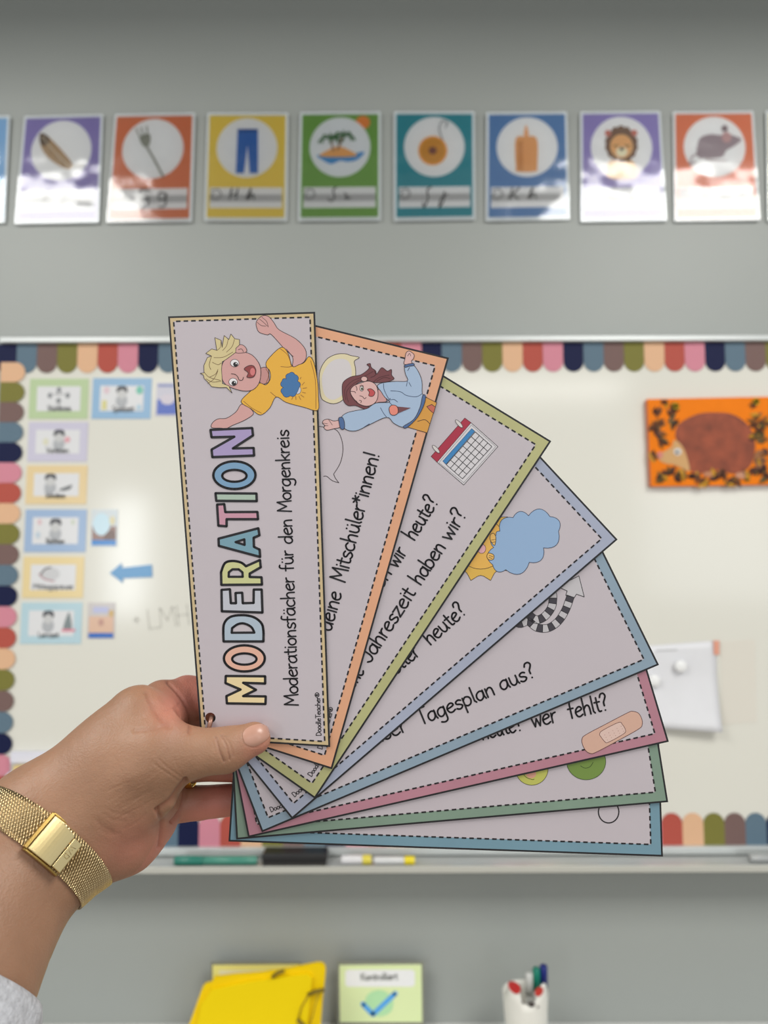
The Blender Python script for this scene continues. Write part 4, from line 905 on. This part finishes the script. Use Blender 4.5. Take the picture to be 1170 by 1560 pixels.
# card 7
CARDS[6]['text'].build('printed_lettering', roots[6]); S = CARDS[6]['S']; k = Ink(S, E_NEAR, .000004, .00014, .45)
k.shape(E6(ell(135, 590, 112, 112, 36)), (184, 184, 92), (90, 90, 50), .9, smooth=False); k.stroke(E6([(80, 630), (100, 650), (140, 664), (152, 660)]), .8, LINE); k.fill(E6(ell(130, 625, 35, 30, 18)), (206, 150, 130))
k.shape(E6(ell(508, 540, 134, 125, 40)), (112, 138, 66), (60, 80, 40), .9, smooth=False); k.stroke(E6([(470, 570), (500, 585), (535, 575), (555, 545)]), .8, (40, 56, 30))
k.build('printed_picture', roots[6])
CARDS[7]['text'].build('printed_lettering', roots[7]); S = CARDS[7]['S']; k = Ink(S, E_NEAR, .000004, .00014, .45)
k.stroke(E6(ell(662, 885, 70, 76, 30)), 1.8, INKC, closed=True, smooth=False); k.build('printed_picture', roots[7])

# binder ring
b = MB(); pts = []
for i in range(36):
    a = 2 * math.pi * i / 36; c, s_ = math.cos(a), math.sin(a)
    dd = D0 - .0022 - .0008 * 1 if False else D0 + .0040 - .0062 * c
    pts.append(P(318 + 4.5 * s_, 1111 - 19 * s_, dd))
b.tube(pts, .00115, mat((150, 112, 96), 1, .3, metal=.4), 10, closed=True)
tag(recenter(b.build('binder_ring')), 'thin copper-brown binder ring through the punched hole of the front card', 'ring')

# ------------------------------------------------------------------ hand and forearm (one continuous surface)
def cl(px, py, d): return np.array([(px - 585) / F_PX * d, (780 - py) / F_PX * d, d])
PR = []
def cone(a, b_, k, flat=1.0):
    A = cl(*a[:3]); B = cl(*b_[:3]); PR.append((A, B, a[3] / F_PX * a[2], b_[3] / F_PX * b_[2], k, flat))
cone((-165, 1600, .305, 184), (-78, 1420, .335, 140), .01, .80)
cone((-78, 1420, .335, 140), (48, 1289, .362, 89), .02, .78)
cone((48, 1289, .362, 89), (210, 1096, .378, 48), .02, .75)
cone((80, 1262, .362, 84), (200, 1190, .372, 70), .015, .80)
cone((98, 1282, .372, 62), (186, 1262, .388, 60), .018, .9)
cone((186, 1262, .388, 60), (222, 1236, .394, 50), .012)
cone((190, 1168, .370, 62), (242, 1150, .3655, 47), .018, .85)
cone((242, 1150, .3655, 47), (296, 1147, .3665, 33), .008, .9)
cone((296, 1147, .3665, 33), (342, 1143, .3685, 30.5), .006, .9)
cone((342, 1143, .3685, 30.5), (387, 1125, .3715, 25), .006, .85)
cone((216, 1092, .380, 46), (250, 1090, .3900, 34), .004)
cone((248, 1072, .396, 36), (272, 1070, .400, 34), .003)
cone((285, 1062, .404, 33), (430, 1080, .407, 28), .0015)
cone((222, 1130, .392, 48), (262, 1118, .404, 36), .008)
cone((262, 1118, .404, 34), (330, 1112, .4085, 28), .002)
cone((330, 1112, .4085, 28), (430, 1130, .406, 26), .002)
cone((210, 1180, .390, 58), (255, 1172, .404, 38), .008)
cone((255, 1168, .404, 29), (310, 1163, .4075, 26), .001)
cone((310, 1163, .4075, 26), (430, 1168, .406, 25), .001)
cone((222, 1212, .394, 46), (250, 1218, .3985, 34), .003)
cone((248, 1226, .402, 30), (305, 1223, .4055, 25), .001)
cone((305, 1223, .4055, 25), (420, 1212, .405, 22), .001)
def sdf(p):
    p = p.astype(np.float64); D = None
    for (A, B, ra, rb, k, fl) in PR:
        if fl != 1.0:
            zm = (A[2] + B[2]) / 2
            sc = np.array([1, 1, 1 / fl]); off = np.array([0, 0, zm - zm / fl])
            q_ = p * sc + off; A_ = A * sc + off; B_ = B * sc + off
        else: q_, A_, B_ = p, A, B
        ba = B_ - A_; pa = q_ - A_; h = np.clip(pa @ ba / (ba @ ba), 0, 1)
        d_ = np.sqrt(((pa - h[:, None] * ba) ** 2).sum(1)) - (ra + (rb - ra) * h)
        if fl != 1.0: d_ = d_ * (fl + 1) / 2
        if D is None: D = d_
        else:
            hh = np.maximum(k - np.abs(D - d_), 0) / k; D = np.minimum(D, d_) - hh * hh * k / 4
    return D
res = 0.0011
lo = np.array([1e9] * 3); hi = -lo
for (A, B, ra, rb, k, fl) in PR:
    for (c, r) in ((A, ra), (B, rb)): lo = np.minimum(lo, c - r); hi = np.maximum(hi, c + r)
lo -= .006; hi += .006
BK = 8
nb = np.ceil((hi - lo) / (res * BK)).astype(int); N3 = nb * BK + 1
bc = np.stack(np.meshgrid(*[np.arange(n) for n in nb], indexing='ij'), -1).reshape(-1, 3)
cen = lo + (bc + .5) * BK * res
dc = sdf(cen)
Dg = np.empty(N3, np.float32)
cg = dc.reshape(nb)
Dg[:-1, :-1, :-1] = np.repeat(np.repeat(np.repeat(cg, BK, 0), BK, 1), BK, 2)
Dg[-1], Dg[:, -1], Dg[:, :, -1] = 1, 1, 1
near = bc[np.abs(dc) < BK * res * 1.6]
loc = np.stack(np.meshgrid(*[np.arange(BK + 1)] * 3, indexing='ij'), -1).reshape(-1, 3)
for s0_ in range(0, len(near), 600):
    ids = (near[s0_:s0_ + 600, None, :] * BK + loc[None]).reshape(-1, 3)
    ids = np.minimum(ids, N3 - 1)
    v = sdf(lo + ids * res); Dg[ids[:, 0], ids[:, 1], ids[:, 2]] = v
neg = Dg < 0
cnt = np.zeros(tuple(N3 - 1), np.int8)
corners = [(i, j, k_) for i in (0, 1) for j in (0, 1) for k_ in (0, 1)]
sl = lambda a, i: slice(i, a.shape[0] - 1 + i)
def sub(a, c): return a[c[0]:a.shape[0] - 1 + c[0], c[1]:a.shape[1] - 1 + c[1], c[2]:a.shape[2] - 1 + c[2]]
for c in corners: cnt += sub(neg, c)
act = np.argwhere((cnt > 0) & (cnt < 8))
vid = -np.ones(tuple(N3 - 1), np.int32); vid[act[:, 0], act[:, 1], act[:, 2]] = np.arange(len(act))
acc = np.zeros((len(act), 3)); nn_ = np.zeros(len(act))
for a in corners:
    for ax in range(3):
        if a[ax] == 0:
            b_ = list(a); b_[ax] = 1
            da = Dg[act[:, 0] + a[0], act[:, 1] + a[1], act[:, 2] + a[2]]; db = Dg[act[:, 0] + b_[0], act[:, 1] + b_[1], act[:, 2] + b_[2]]
            m_ = (da < 0) != (db < 0); t_ = np.where(m_, da / np.where(m_, da - db, 1), 0)
            pos = np.array(a)[None] + np.zeros((len(act), 3)); pos[:, ax] = t_
            acc[m_] += pos[m_]; nn_[m_] += 1
V = lo + (act + acc / nn_[:, None]) * res
quads = []
for ax in range(3):
    o1, o2 = (ax + 1) % 3, (ax + 2) % 3
    s1_ = [slice(1, n - 1) for n in N3]; s1_[ax] = slice(0, N3[ax] - 1)
    s2_ = list(s1_); s2_[ax] = slice(1, N3[ax])
    e = np.argwhere(neg[tuple(s1_)] != neg[tuple(s2_)]); e += np.array([0 if i == ax else 1 for i in range(3)])
    fl_ = neg[e[:, 0], e[:, 1], e[:, 2]]
    qs = []
    for (p_, q_) in ((0, 0), (-1, 0), (-1, -1), (0, -1)):
        c = e.copy(); c[:, o1] += p_; c[:, o2] += q_; qs.append(vid[c[:, 0], c[:, 1], c[:, 2]])
    qd = np.stack(qs, 1); qd[~fl_] = qd[~fl_][:, ::-1]; quads.append(qd)
quads = np.concatenate(quads); quads = quads[(quads >= 0).all(1)]
def grad(p, e=4e-4):
    g_ = np.stack([sdf(p + np.eye(3)[i] * e) - sdf(p - np.eye(3)[i] * e) for i in range(3)], 1)
    return g_ / np.linalg.norm(g_, axis=1, keepdims=True)
for _ in range(2): V -= grad(V) * sdf(V)[:, None] * .8
R3 = np.array([list(RT), list(UP), list(FW)])
def c2w(p): return np.array(CAM)[None] + p @ R3
me = bpy.data.meshes.new('tmp'); me.from_pydata(V.tolist(), [], quads.tolist()); me.update()
tmp = bpy.data.objects.new('tmp', me); COL.objects.link(tmp)
md = tmp.modifiers.new('s', 'SUBSURF'); md.levels = 1; md.render_levels = 1
dg_ = bpy.context.evaluated_depsgraph_get(); me2 = bpy.data.meshes.new_from_object(tmp.evaluated_get(dg_))
bpy.data.objects.remove(tmp)
nv = len(me2.vertices); co = np.zeros(nv * 3); me2.vertices.foreach_get('co', co); co = co.reshape(-1, 3)
nrm = grad(co)
px = 585 + co[:, 0] / co[:, 2] * F_PX; py = 780 - co[:, 1] / co[:, 2] * F_PX
front = np.clip(-(nrm * co / np.linalg.norm(co, axis=1, keepdims=True)).sum(1) * 3, 0, 1)
def pl_dist(pts):
    d_ = np.full(nv, 1e9); pts = crom(pts, False, 4)
    for a, b_ in zip(pts, pts[1:]):
        ax_, ay_ = b_[0] - a[0], b_[1] - a[1]; L2 = ax_ * ax_ + ay_ * ay_ + 1e-9
        h = np.clip(((px - a[0]) * ax_ + (py - a[1]) * ay_) / L2, 0, 1); d_ = np.minimum(d_, np.hypot(px - a[0] - h * ax_, py - a[1] - h * ay_))
    return d_
CR = [  # polyline, width px, depth mm
 ([(329, 1124), (334, 1142), (341, 1160)], 1.8, .8), ([(337, 1121), (346, 1138), (350, 1157)], 1.6, .6), ([(343, 1122), (353, 1140), (355, 1152)], 1.5, .4), ([(325, 1130), (328, 1145)], 1.3, .3),
 ([(224, 1056), (236, 1085), (256, 1107)], 4.5, .8), ([(256, 1040), (272, 1058), (285, 1079), (290, 1098), (288, 1116)], 2.6, .9), ([(250, 1085), (262, 1082), (272, 1072)], 1.8, .25),
 ([(205, 1113), (225, 1112), (250, 1107)], 3.5, .4),
 ([(243, 1157), (256, 1170), (277, 1184)], 1.6, .22), ([(266, 1156), (272, 1170), (280, 1182)], 1.6, .12),
 ([(240, 1234), (262, 1214), (282, 1190)], 3.6, 1.6), ([(240, 1234), (247, 1256), (243, 1290)], 3.4, 1.4), ([(283, 1188), (281, 1212), (272, 1236), (262, 1252)], 3.0, 1.6),
 ([(148, 1250), (156, 1260), (170, 1267)], 4, .28), ([(158, 1240), (172, 1249), (190, 1251)], 2.4, .14), ([(152, 1264), (164, 1271), (180, 1270)], 3, .18), ([(160, 1230), (178, 1240), (198, 1240)], 2, .12), ([(190, 1262), (206, 1254), (222, 1240)], 2, .14),
 ([(371, 1112), (369, 1122), (374, 1135), (387, 1139), (401, 1133), (410, 1124)], 1.3, .25)]
random.seed(9)
for i in range(20):
    t_ = i / 19; x0_ = 168 + random.uniform(-10, 10) + 18 * t_; y0_ = 1204 + 46 * t_ + random.uniform(-2, 2); x1_ = 252 + random.uniform(-22, 6) - 14 * t_; y1_ = 1172 + 46 * t_ + random.uniform(-2, 2)
    CR.append(([(x0_, y0_), ((x0_ * 2 + x1_) / 3, (y0_ * 2 + y1_) / 3 + random.uniform(-1, 3)), ((x0_ + x1_ * 2) / 3, (y0_ + y1_ * 2) / 3 + random.uniform(0, 4)), (x1_, y1_)], 1.25, random.uniform(.05, .13)))
for i in range(7):
    x0_ = 236 + i * 5; y0_ = 1158 + i * 3.5; CR.append(([(x0_ - 10, y0_), (x0_ + 2, y0_ + 7), (x0_ + 8, y0_ + 14)], 1.2, .09))
dep = np.zeros(nv); cre = np.zeros(nv)
for (pts, wd, dp) in CR:
    g_ = np.exp(-(pl_dist(pts) / wd) ** 2); dep += g_ * dp * 1e-3; cre = np.maximum(cre, g_ * min(1, dp / 1.6))
dep = np.minimum(dep, .0024)
def bump_at(cx, cy, rx, ry, amt): 
    global dep
    dep = dep - amt * 1e-3 * np.exp(-((px - cx) / rx) ** 2 - ((py - cy) / ry) ** 2)
bump_at(264, 1086, 15, 22, 1.8); bump_at(238, 1080, 14, 20, 1.0); bump_at(262, 1226, 13, 14, 1.9); bump_at(205, 1185, 30, 24, 1.2); bump_at(228, 1272, 14, 20, 1.0)
co -= nrm * (dep * front)[:, None]
me2.vertices.foreach_set('co', c2w(co).ravel())
cp = me2.polygons; cp.foreach_set('use_smooth', np.ones(len(cp), bool))
at = me2.attributes.new('crease', 'FLOAT', 'POINT'); at.data.foreach_set('value', (cre * front).astype(np.float32))
def gs(cx, cy, r): return np.exp(-(((px - cx) ** 2 + (py - cy) ** 2) / r ** 2))
red = np.clip(1.0 * (1 / (1 + np.exp(-(px * .75 + abs(py - 1150) * .5 - 255) / 10))) * (co[:, 2] > .374) + .55 * gs(400, 1145, 30) + .4 * gs(225, 1280, 40) + .35 * gs(185, 1300, 40) + .7 * gs(262, 1078, 32), 0, 1)
at = me2.attributes.new('flush', 'FLOAT', 'POINT'); at.data.foreach_set('value', red.astype(np.float32))
sk = bpy.data.materials.new('skin'); sk.use_nodes = True; nt = sk.node_tree; bs = nt.nodes['Principled BSDF']
def nd(tp, **kw):
    n_ = nt.nodes.new(tp)
    for a_, v_ in kw.items(): setattr(n_, a_, v_)
    return n_
tc = nd('ShaderNodeTexCoord'); fa = nd('ShaderNodeAttribute', attribute_name='flush'); ca = nd('ShaderNodeAttribute', attribute_name='crease')
def mix(fac, a_, b_):
    m_ = nd('ShaderNodeMix', data_type='RGBA')
    if isinstance(fac, float): m_.inputs[0].default_value = fac
    else: nt.links.new(fac, m_.inputs[0])
    for i_, v_ in ((6, a_), (7, b_)):
        if isinstance(v_, tuple): m_.inputs[i_].default_value = (*[c_ / E_NEAR for c_ in srgb(v_)], 1)
        else: nt.links.new(v_, m_.inputs[i_])
    return m_.outputs[2]
n1 = nd('ShaderNodeTexNoise'); n1.inputs['Scale'].default_value = 45; n1.inputs['Detail'].default_value = 5; nt.links.new(tc.outputs['Object'], n1.inputs['Vector'])
c0 = mix(n1.outputs['Fac'], (136, 100, 76), (166, 125, 98)); c1_ = mix(fa.outputs['Fac'], c0, (196, 124, 108))
mm = nd('ShaderNodeMath', operation='MULTIPLY'); mm.inputs[1].default_value = .45; nt.links.new(ca.outputs['Fac'], mm.inputs[0])
c2_ = mix(mm.outputs[0], c1_, (140, 78, 62)); nt.links.new(c2_, bs.inputs['Base Color'])
bs.inputs['Roughness'].default_value = .5; bs.inputs['Subsurface Weight'].default_value = .18; bs.inputs['Subsurface Radius'].default_value = (1, .35, .2); bs.inputs['Subsurface Scale'].default_value = .004
v1 = nd('ShaderNodeTexVoronoi'); v1.inputs['Scale'].default_value = 1100; nt.links.new(tc.outputs['Object'], v1.inputs['Vector'])
n2 = nd('ShaderNodeTexNoise'); n2.inputs['Scale'].default_value = 260; n2.inputs['Detail'].default_value = 6; nt.links.new(tc.outputs['Object'], n2.inputs['Vector'])
ad = nd('ShaderNodeMath', operation='MULTIPLY_ADD'); ad.inputs[1].default_value = .35; nt.links.new(v1.outputs['Distance'], ad.inputs[0]); nt.links.new(n2.outputs['Fac'], ad.inputs[2])
bp = nd('ShaderNodeBump'); bp.inputs['Distance'].default_value = .00035; bp.inputs['Strength'].default_value = .8; nt.links.new(ad.outputs[0], bp.inputs['Height']); nt.links.new(bp.outputs[0], bs.inputs['Normal'])
me2.materials.clear(); me2.materials.append(sk)
person = empty('person', P(-150, 1600, .305), 'person whose left hand in a grey knit sleeve holds up the card fan', 'person')
hand = bpy.data.objects.new('hand_and_forearm', me2); COL.objects.link(hand); parent(hand, person)

def hit(px_, py_, d0=.25, d1=.5):     # first point of the hand along a line of sight
    r = cl(px_, py_, 1.0); ds = np.arange(d0, d1, .0006); v = sdf(ds[:, None] * r[None])
    i_ = np.argmax(v < 0)
    if v[i_] >= 0: return None
    a_, b_ = ds[max(0, i_ - 1)], ds[i_]
    for _ in range(14):
        m_ = (a_ + b_) / 2
        if sdf((r * m_)[None])[0] < 0: b_ = m_
        else: a_ = m_
    return r * b_
# thumbnail
nail = [(370.5, 1116), (378, 1108), (390, 1103.5), (402, 1103), (409, 1107), (411, 1115), (408.5, 1124), (400, 1131), (387, 1137), (376, 1134), (371, 1126)]
nail = crom(nail, True, 4); ncx, ncy = 391, 1119; rings = 8; vs = []; fs = []; nn = len(nail)
for j in range(rings + 1):
    t_ = j / rings
    for (x, y) in nail:
        p = hit(ncx + (x - ncx) * t_, ncy + (y - ncy) * t_)
        if p is None: p = hit(ncx + (x - ncx) * t_ * .9, ncy + (y - ncy) * t_ * .9)
        nr = grad(p[None])[0]; vs.append(p + nr * (.0005 * (1 - t_ ** 6) + .00002))
fs = [(j * nn + i, j * nn + (i + 1) % nn, (j + 1) * nn + (i + 1) % nn, (j + 1) * nn + i) for j in range(rings) for i in range(nn)]
b = MB(); W3 = c2w(np.array(vs)); nm = mat((182, 138, 120), E_NEAR, .3, vary=.03, vscale=80); b.add(W3.tolist(), fs, nm, True); tag(b.build('thumbnail', person), 'glossy pink thumbnail')
# ring-shaped wraps that follow the arm
def wrap(cpx, apx, offs, lift, nseg=72):
    C = cl(*cpx); A = cl(*apx) - C; A /= np.linalg.norm(A)
    v = -C / np.linalg.norm(C); e1 = v - A * (v @ A); e1 /= np.linalg.norm(e1); e2 = np.cross(A, e1)
    out = []
    for off in offs:
        row = []
        for i in range(nseg):
            a = 2 * math.pi * i / nseg; d_ = e1 * math.cos(a) + e2 * math.sin(a); ds = np.arange(.012, .09, .0005)
            pts_ = C + A * off + ds[:, None] * d_[None]; s_ = sdf(pts_); i_ = int(np.argmax(s_ > 0)); row.append(ds[i_])
        row = np.array(row); 
        for _ in range(4): row = (np.roll(row, 1) + row * 2 + np.roll(row, -1)) / 4
        out.append((off, row))
    return C, A, e1, e2, out
# watch strap
WC, WA, e1, e2, rows_ = wrap((52, 1294, .362), (-100, 1475, .322), [-.0085, 0, .0085], .0)
rmean = (rows_[0][1] + rows_[1][1] + rows_[2][1]) / 3
offs = np.linspace(-.0080, .0080, 9); nseg = 72
def strap_pt(off, a, lift):
    i_ = (a / (2 * math.pi) * nseg) % nseg; i0 = int(i_); fr_ = i_ - i0
    row = [np.interp(off, [-.0085, 0, .0085], [rows_[m_][1][k_ % nseg] for m_ in range(3)]) for k_ in (i0, i0 + 1)]
    r = row[0] * (1 - fr_) + row[1] * fr_ + lift
    return WC + WA * off + (e1 * math.cos(a) + e2 * math.sin(a)) * r
gold = bpy.data.materials.new('gold_mesh'); gold.use_nodes = True; nt = gold.node_tree; g_ = nt.nodes['Principled BSDF']
g_.inputs['Metallic'].default_value = 1; g_.inputs['Base Color'].default_value = (.70, .50, .22, 1); g_.inputs['Roughness'].default_value = .3
uv = nd('ShaderNodeUVMap'); 
hts = []
for an in (32, -32):
    mp = nd('ShaderNodeMapping'); mp.inputs['Rotation'].default_value = (0, 0, math.radians(an)); nt.links.new(uv.outputs[0], mp.inputs['Vector'])
    wv = nd('ShaderNodeTexWave'); wv.inputs['Scale'].default_value = 265 if an > 0 else 215; wv.bands_direction = 'X'; nt.links.new(mp.outputs[0], wv.inputs['Vector']); hts.append(wv)
ml = nd('ShaderNodeMath', operation='MULTIPLY'); nt.links.new(hts[0].outputs['Fac'], ml.inputs[0]); nt.links.new(hts[1].outputs['Fac'], ml.inputs[1])
ma = nd('ShaderNodeMath', operation='ADD'); nt.links.new(ml.outputs[0], ma.inputs[0]); nt.links.new(hts[0].outputs['Fac'], ma.inputs[1])
bp = nd('ShaderNodeBump'); bp.inputs['Distance'].default_value = .00035; nt.links.new(ma.outputs[0], bp.inputs['Height']); nt.links.new(bp.outputs[0], g_.inputs['Normal'])
cr = nd('ShaderNodeMix', data_type='RGBA'); cr.inputs[6].default_value = (.24, .15, .06, 1); cr.inputs[7].default_value = (.88, .66, .36, 1); nt.links.new(ma.outputs[0], cr.inputs[0]); nt.links.new(cr.outputs[2], g_.inputs['Base Color'])
watch = empty('wristwatch', Vector(c2w(WC[None])[0]), 'gold mesh watch strap with folding clasp around the wrist', 'watch')
vs = []; fs = []; uvs = []; NS = 144; no = len(offs)
circ = [0]
for i in range(NS + 1):
    a = 2 * math.pi * i / NS
    for j, off in enumerate(offs): vs.append(strap_pt(off, a, .0009 + .0004 * math.cos(j / (no - 1) * math.pi - math.pi / 2)))
    if i: circ.append(circ[-1] + float(np.linalg.norm(vs[-1] - vs[-1 - no])))
n0 = len(vs)
for i in range(NS + 1):
    a = 2 * math.pi * i / NS
    for j, off in enumerate(offs): vs.append(strap_pt(off, a, .0001))
for i in range(NS):
    for j in range(no - 1):
        a = i * no + j; fs.append((a, a + 1, a + no + 1, a + no)); uvs += [(circ[i], offs[j]), (circ[i], offs[j + 1]), (circ[i + 1], offs[j + 1]), (circ[i + 1], offs[j])]
for i in range(NS):
    for j in (0, no - 1):
        a = i * no + j; fs.append((a, a + no, n0 + a + no, n0 + a)); uvs += [(circ[i], offs[j]), (circ[i + 1], offs[j]), (circ[i + 1], offs[j] + .001), (circ[i], offs[j] + .001)]
me = bpy.data.meshes.new('strap'); me.from_pydata(c2w(np.array(vs)).tolist(), [], fs); ul = me.uv_layers.new(name='UVMap')
ul.data.foreach_set('uv', np.array(uvs).ravel()); me.materials.append(gold); me.polygons.foreach_set('use_smooth', np.ones(len(fs), bool))
so = bpy.data.objects.new('mesh_strap', me); COL.objects.link(so); parent(so, watch)
# overlapping strap tail along the lower half
# clasp: find the angle seen nearest the clasp centre
best = min(range(720), key=lambda i: (lambda p: math.hypot(585 + p[0] / p[2] * F_PX - 91, 780 - p[1] / p[2] * F_PX - 1277) + (1000 if math.cos(i * math.pi / 360) < -.2 else 0))(strap_pt(0, i * math.pi / 360, .001)))
ac = best * math.pi / 360
pc = strap_pt(0, ac, .001); tg = strap_pt(0, ac + .12, .001) - strap_pt(0, ac - .12, .001); tg /= np.linalg.norm(tg)
# make tg point down-right in the image
q0, q1 = pc, pc + tg * .01
if (q1[0] / q1[2] - q0[0] / q0[2]) < 0: tg = -tg
nr = np.cross(tg, WA); nr /= np.linalg.norm(nr)
if nr @ pc > 0: nr = -nr
gp = mat((236, 214, 158), 1.0, .22, metal=1.0); gd = mat((190, 158, 92), 1.3, .25, metal=1.0)
def cbox(u0, u1, v0, v1, h0, h1, m_, name, bev=.0004, arch=0.0006):
    b = MB(); vs = []; n = 8
    for h in (h0, h1):
        for i in range(n + 1):
            u_ = u0 + (u1 - u0) * i / n
            for v_ in (v0, v1): vs.append(pc + tg * u_ + WA * v_ + nr * (h - 12.0 * u_ * u_))
    W_3 = c2w(np.array(vs)).tolist(); fs = []; m2 = 2 * (n + 1)
    for i in range(n):
        a = 2 * i; fs += [(a, a + 1, a + 3, a + 2), (m2 + a, m2 + a + 2, m2 + a + 3, m2 + a + 1), (a, a + 2, m2 + a + 2, m2 + a), (a + 1, m2 + a + 1, m2 + a + 3, a + 3)]
    fs += [(0, m2, m2 + 1, 1), (m2 - 2, m2 - 1, 2 * m2 - 1, 2 * m2 - 2)]
    b.add(W_3, fs, m_); return b.build(name, watch, bev)
def pj(p): return (round(585 + p[0] / p[2] * F_PX), round(780 - p[1] / p[2] * F_PX))
print('CLASP', math.degrees(ac), pj(pc), pj(pc + tg * .01), pj(pc + WA * .0085), pj(pc - WA * .0085), 'nr', nr)
cbox(-.0088, .0045, -.0084, .0084, .0002, .0026, gp, 'clasp_plate')
cbox(.0049, .0100, -.0080, .0080, .0002, .0024, gp, 'clasp_flap')
cbox(-.0108, -.0090, -.0088, .0088, .0000, .0030, gd, 'clasp_bar')
cbox(-.0100, .0098, .0086, .0097, -.0020, .0018, gd, 'clasp_side'); cbox(-.0100, .0060, -.0097, -.0086, -.0020, .0018, gd, 'clasp_side')
b = MB(); gl = {'D': [[(0, 0), (0, 1)], [(0, 1), (.5, .85), (.5, .15), (0, 0)]], 'W': [[(0, 1), (.25, 0), (.5, .8), (.75, 0), (1, 1)]]}
def eng(st, u0, v0):
    for q_ in st:
        q_ = [(v0 + x * .0030, u0 + y * .0026) for x, y in q_]
        pts = [pc + tg * y + WA * x + nr * (.00245 - 12.0 * y * y) for x, y in q_]
        b.tube(c2w(np.array(pts)).tolist(), .00012, gd, 5)
eng(gl['D'], .0060, .0006); eng(gl['W'], .0060, -.0034)
b.build('engraved_monogram', watch)
# finger ring
RC = cl(293, 1168, .4058); b = MB(); pts = []
for i in range(40):
    a = 2 * math.pi * i / 40; pts.append(RC + np.array([.0006 * math.cos(a), .0108 * math.cos(a), .0108 * math.sin(a)]))
for dx in (-.0012, -.0004, .0004, .0012): b.tube(c2w(np.array(pts) + np.array([dx, 0, 0])).tolist(), .0007, mat((214, 168, 62), 1.0, .2, metal=1.0), 8, closed=True)
tag(recenter(b.build('finger_ring')), 'narrow gold ring on the finger below the thumb', 'ring')
# sleeve
SCc, SA, s1v, s2v, srow = wrap((-108, 1492, .322), (-190, 1640, .296), [0, .02], .0)
r0 = srow[0][1] + .0035; vs = []; nseg = 72; steps = [(-.0005, -.0025), (-.001, .0005), (.002, .0020), (.012, .0035), (.03, .006), (.06, .012), (.10, .018), (.15, .024)]
for (off, ad_) in steps:
    for i in range(nseg):
        a = 2 * math.pi * i / nseg; rib = .0007 * math.sin(i * 18 * 2 * math.pi / nseg) if off > 0 else 0
        vs.append(SCc + SA * off + (s1v * math.cos(a) + s2v * math.sin(a)) * (r0[i] + ad_ + rib))
fs = [(j * nseg + i, j * nseg + (i + 1) % nseg, (j + 1) * nseg + (i + 1) % nseg, (j + 1) * nseg + i) for j in range(len(steps) - 1) for i in range(nseg)]
b = MB(); b.add(c2w(np.array(vs)).tolist(), fs, mat((186, 187, 192), E_NEAR, .9, vary=.16, vscale=420, bump=.001, bscale=500), True)
o = b.build('sleeve', person)
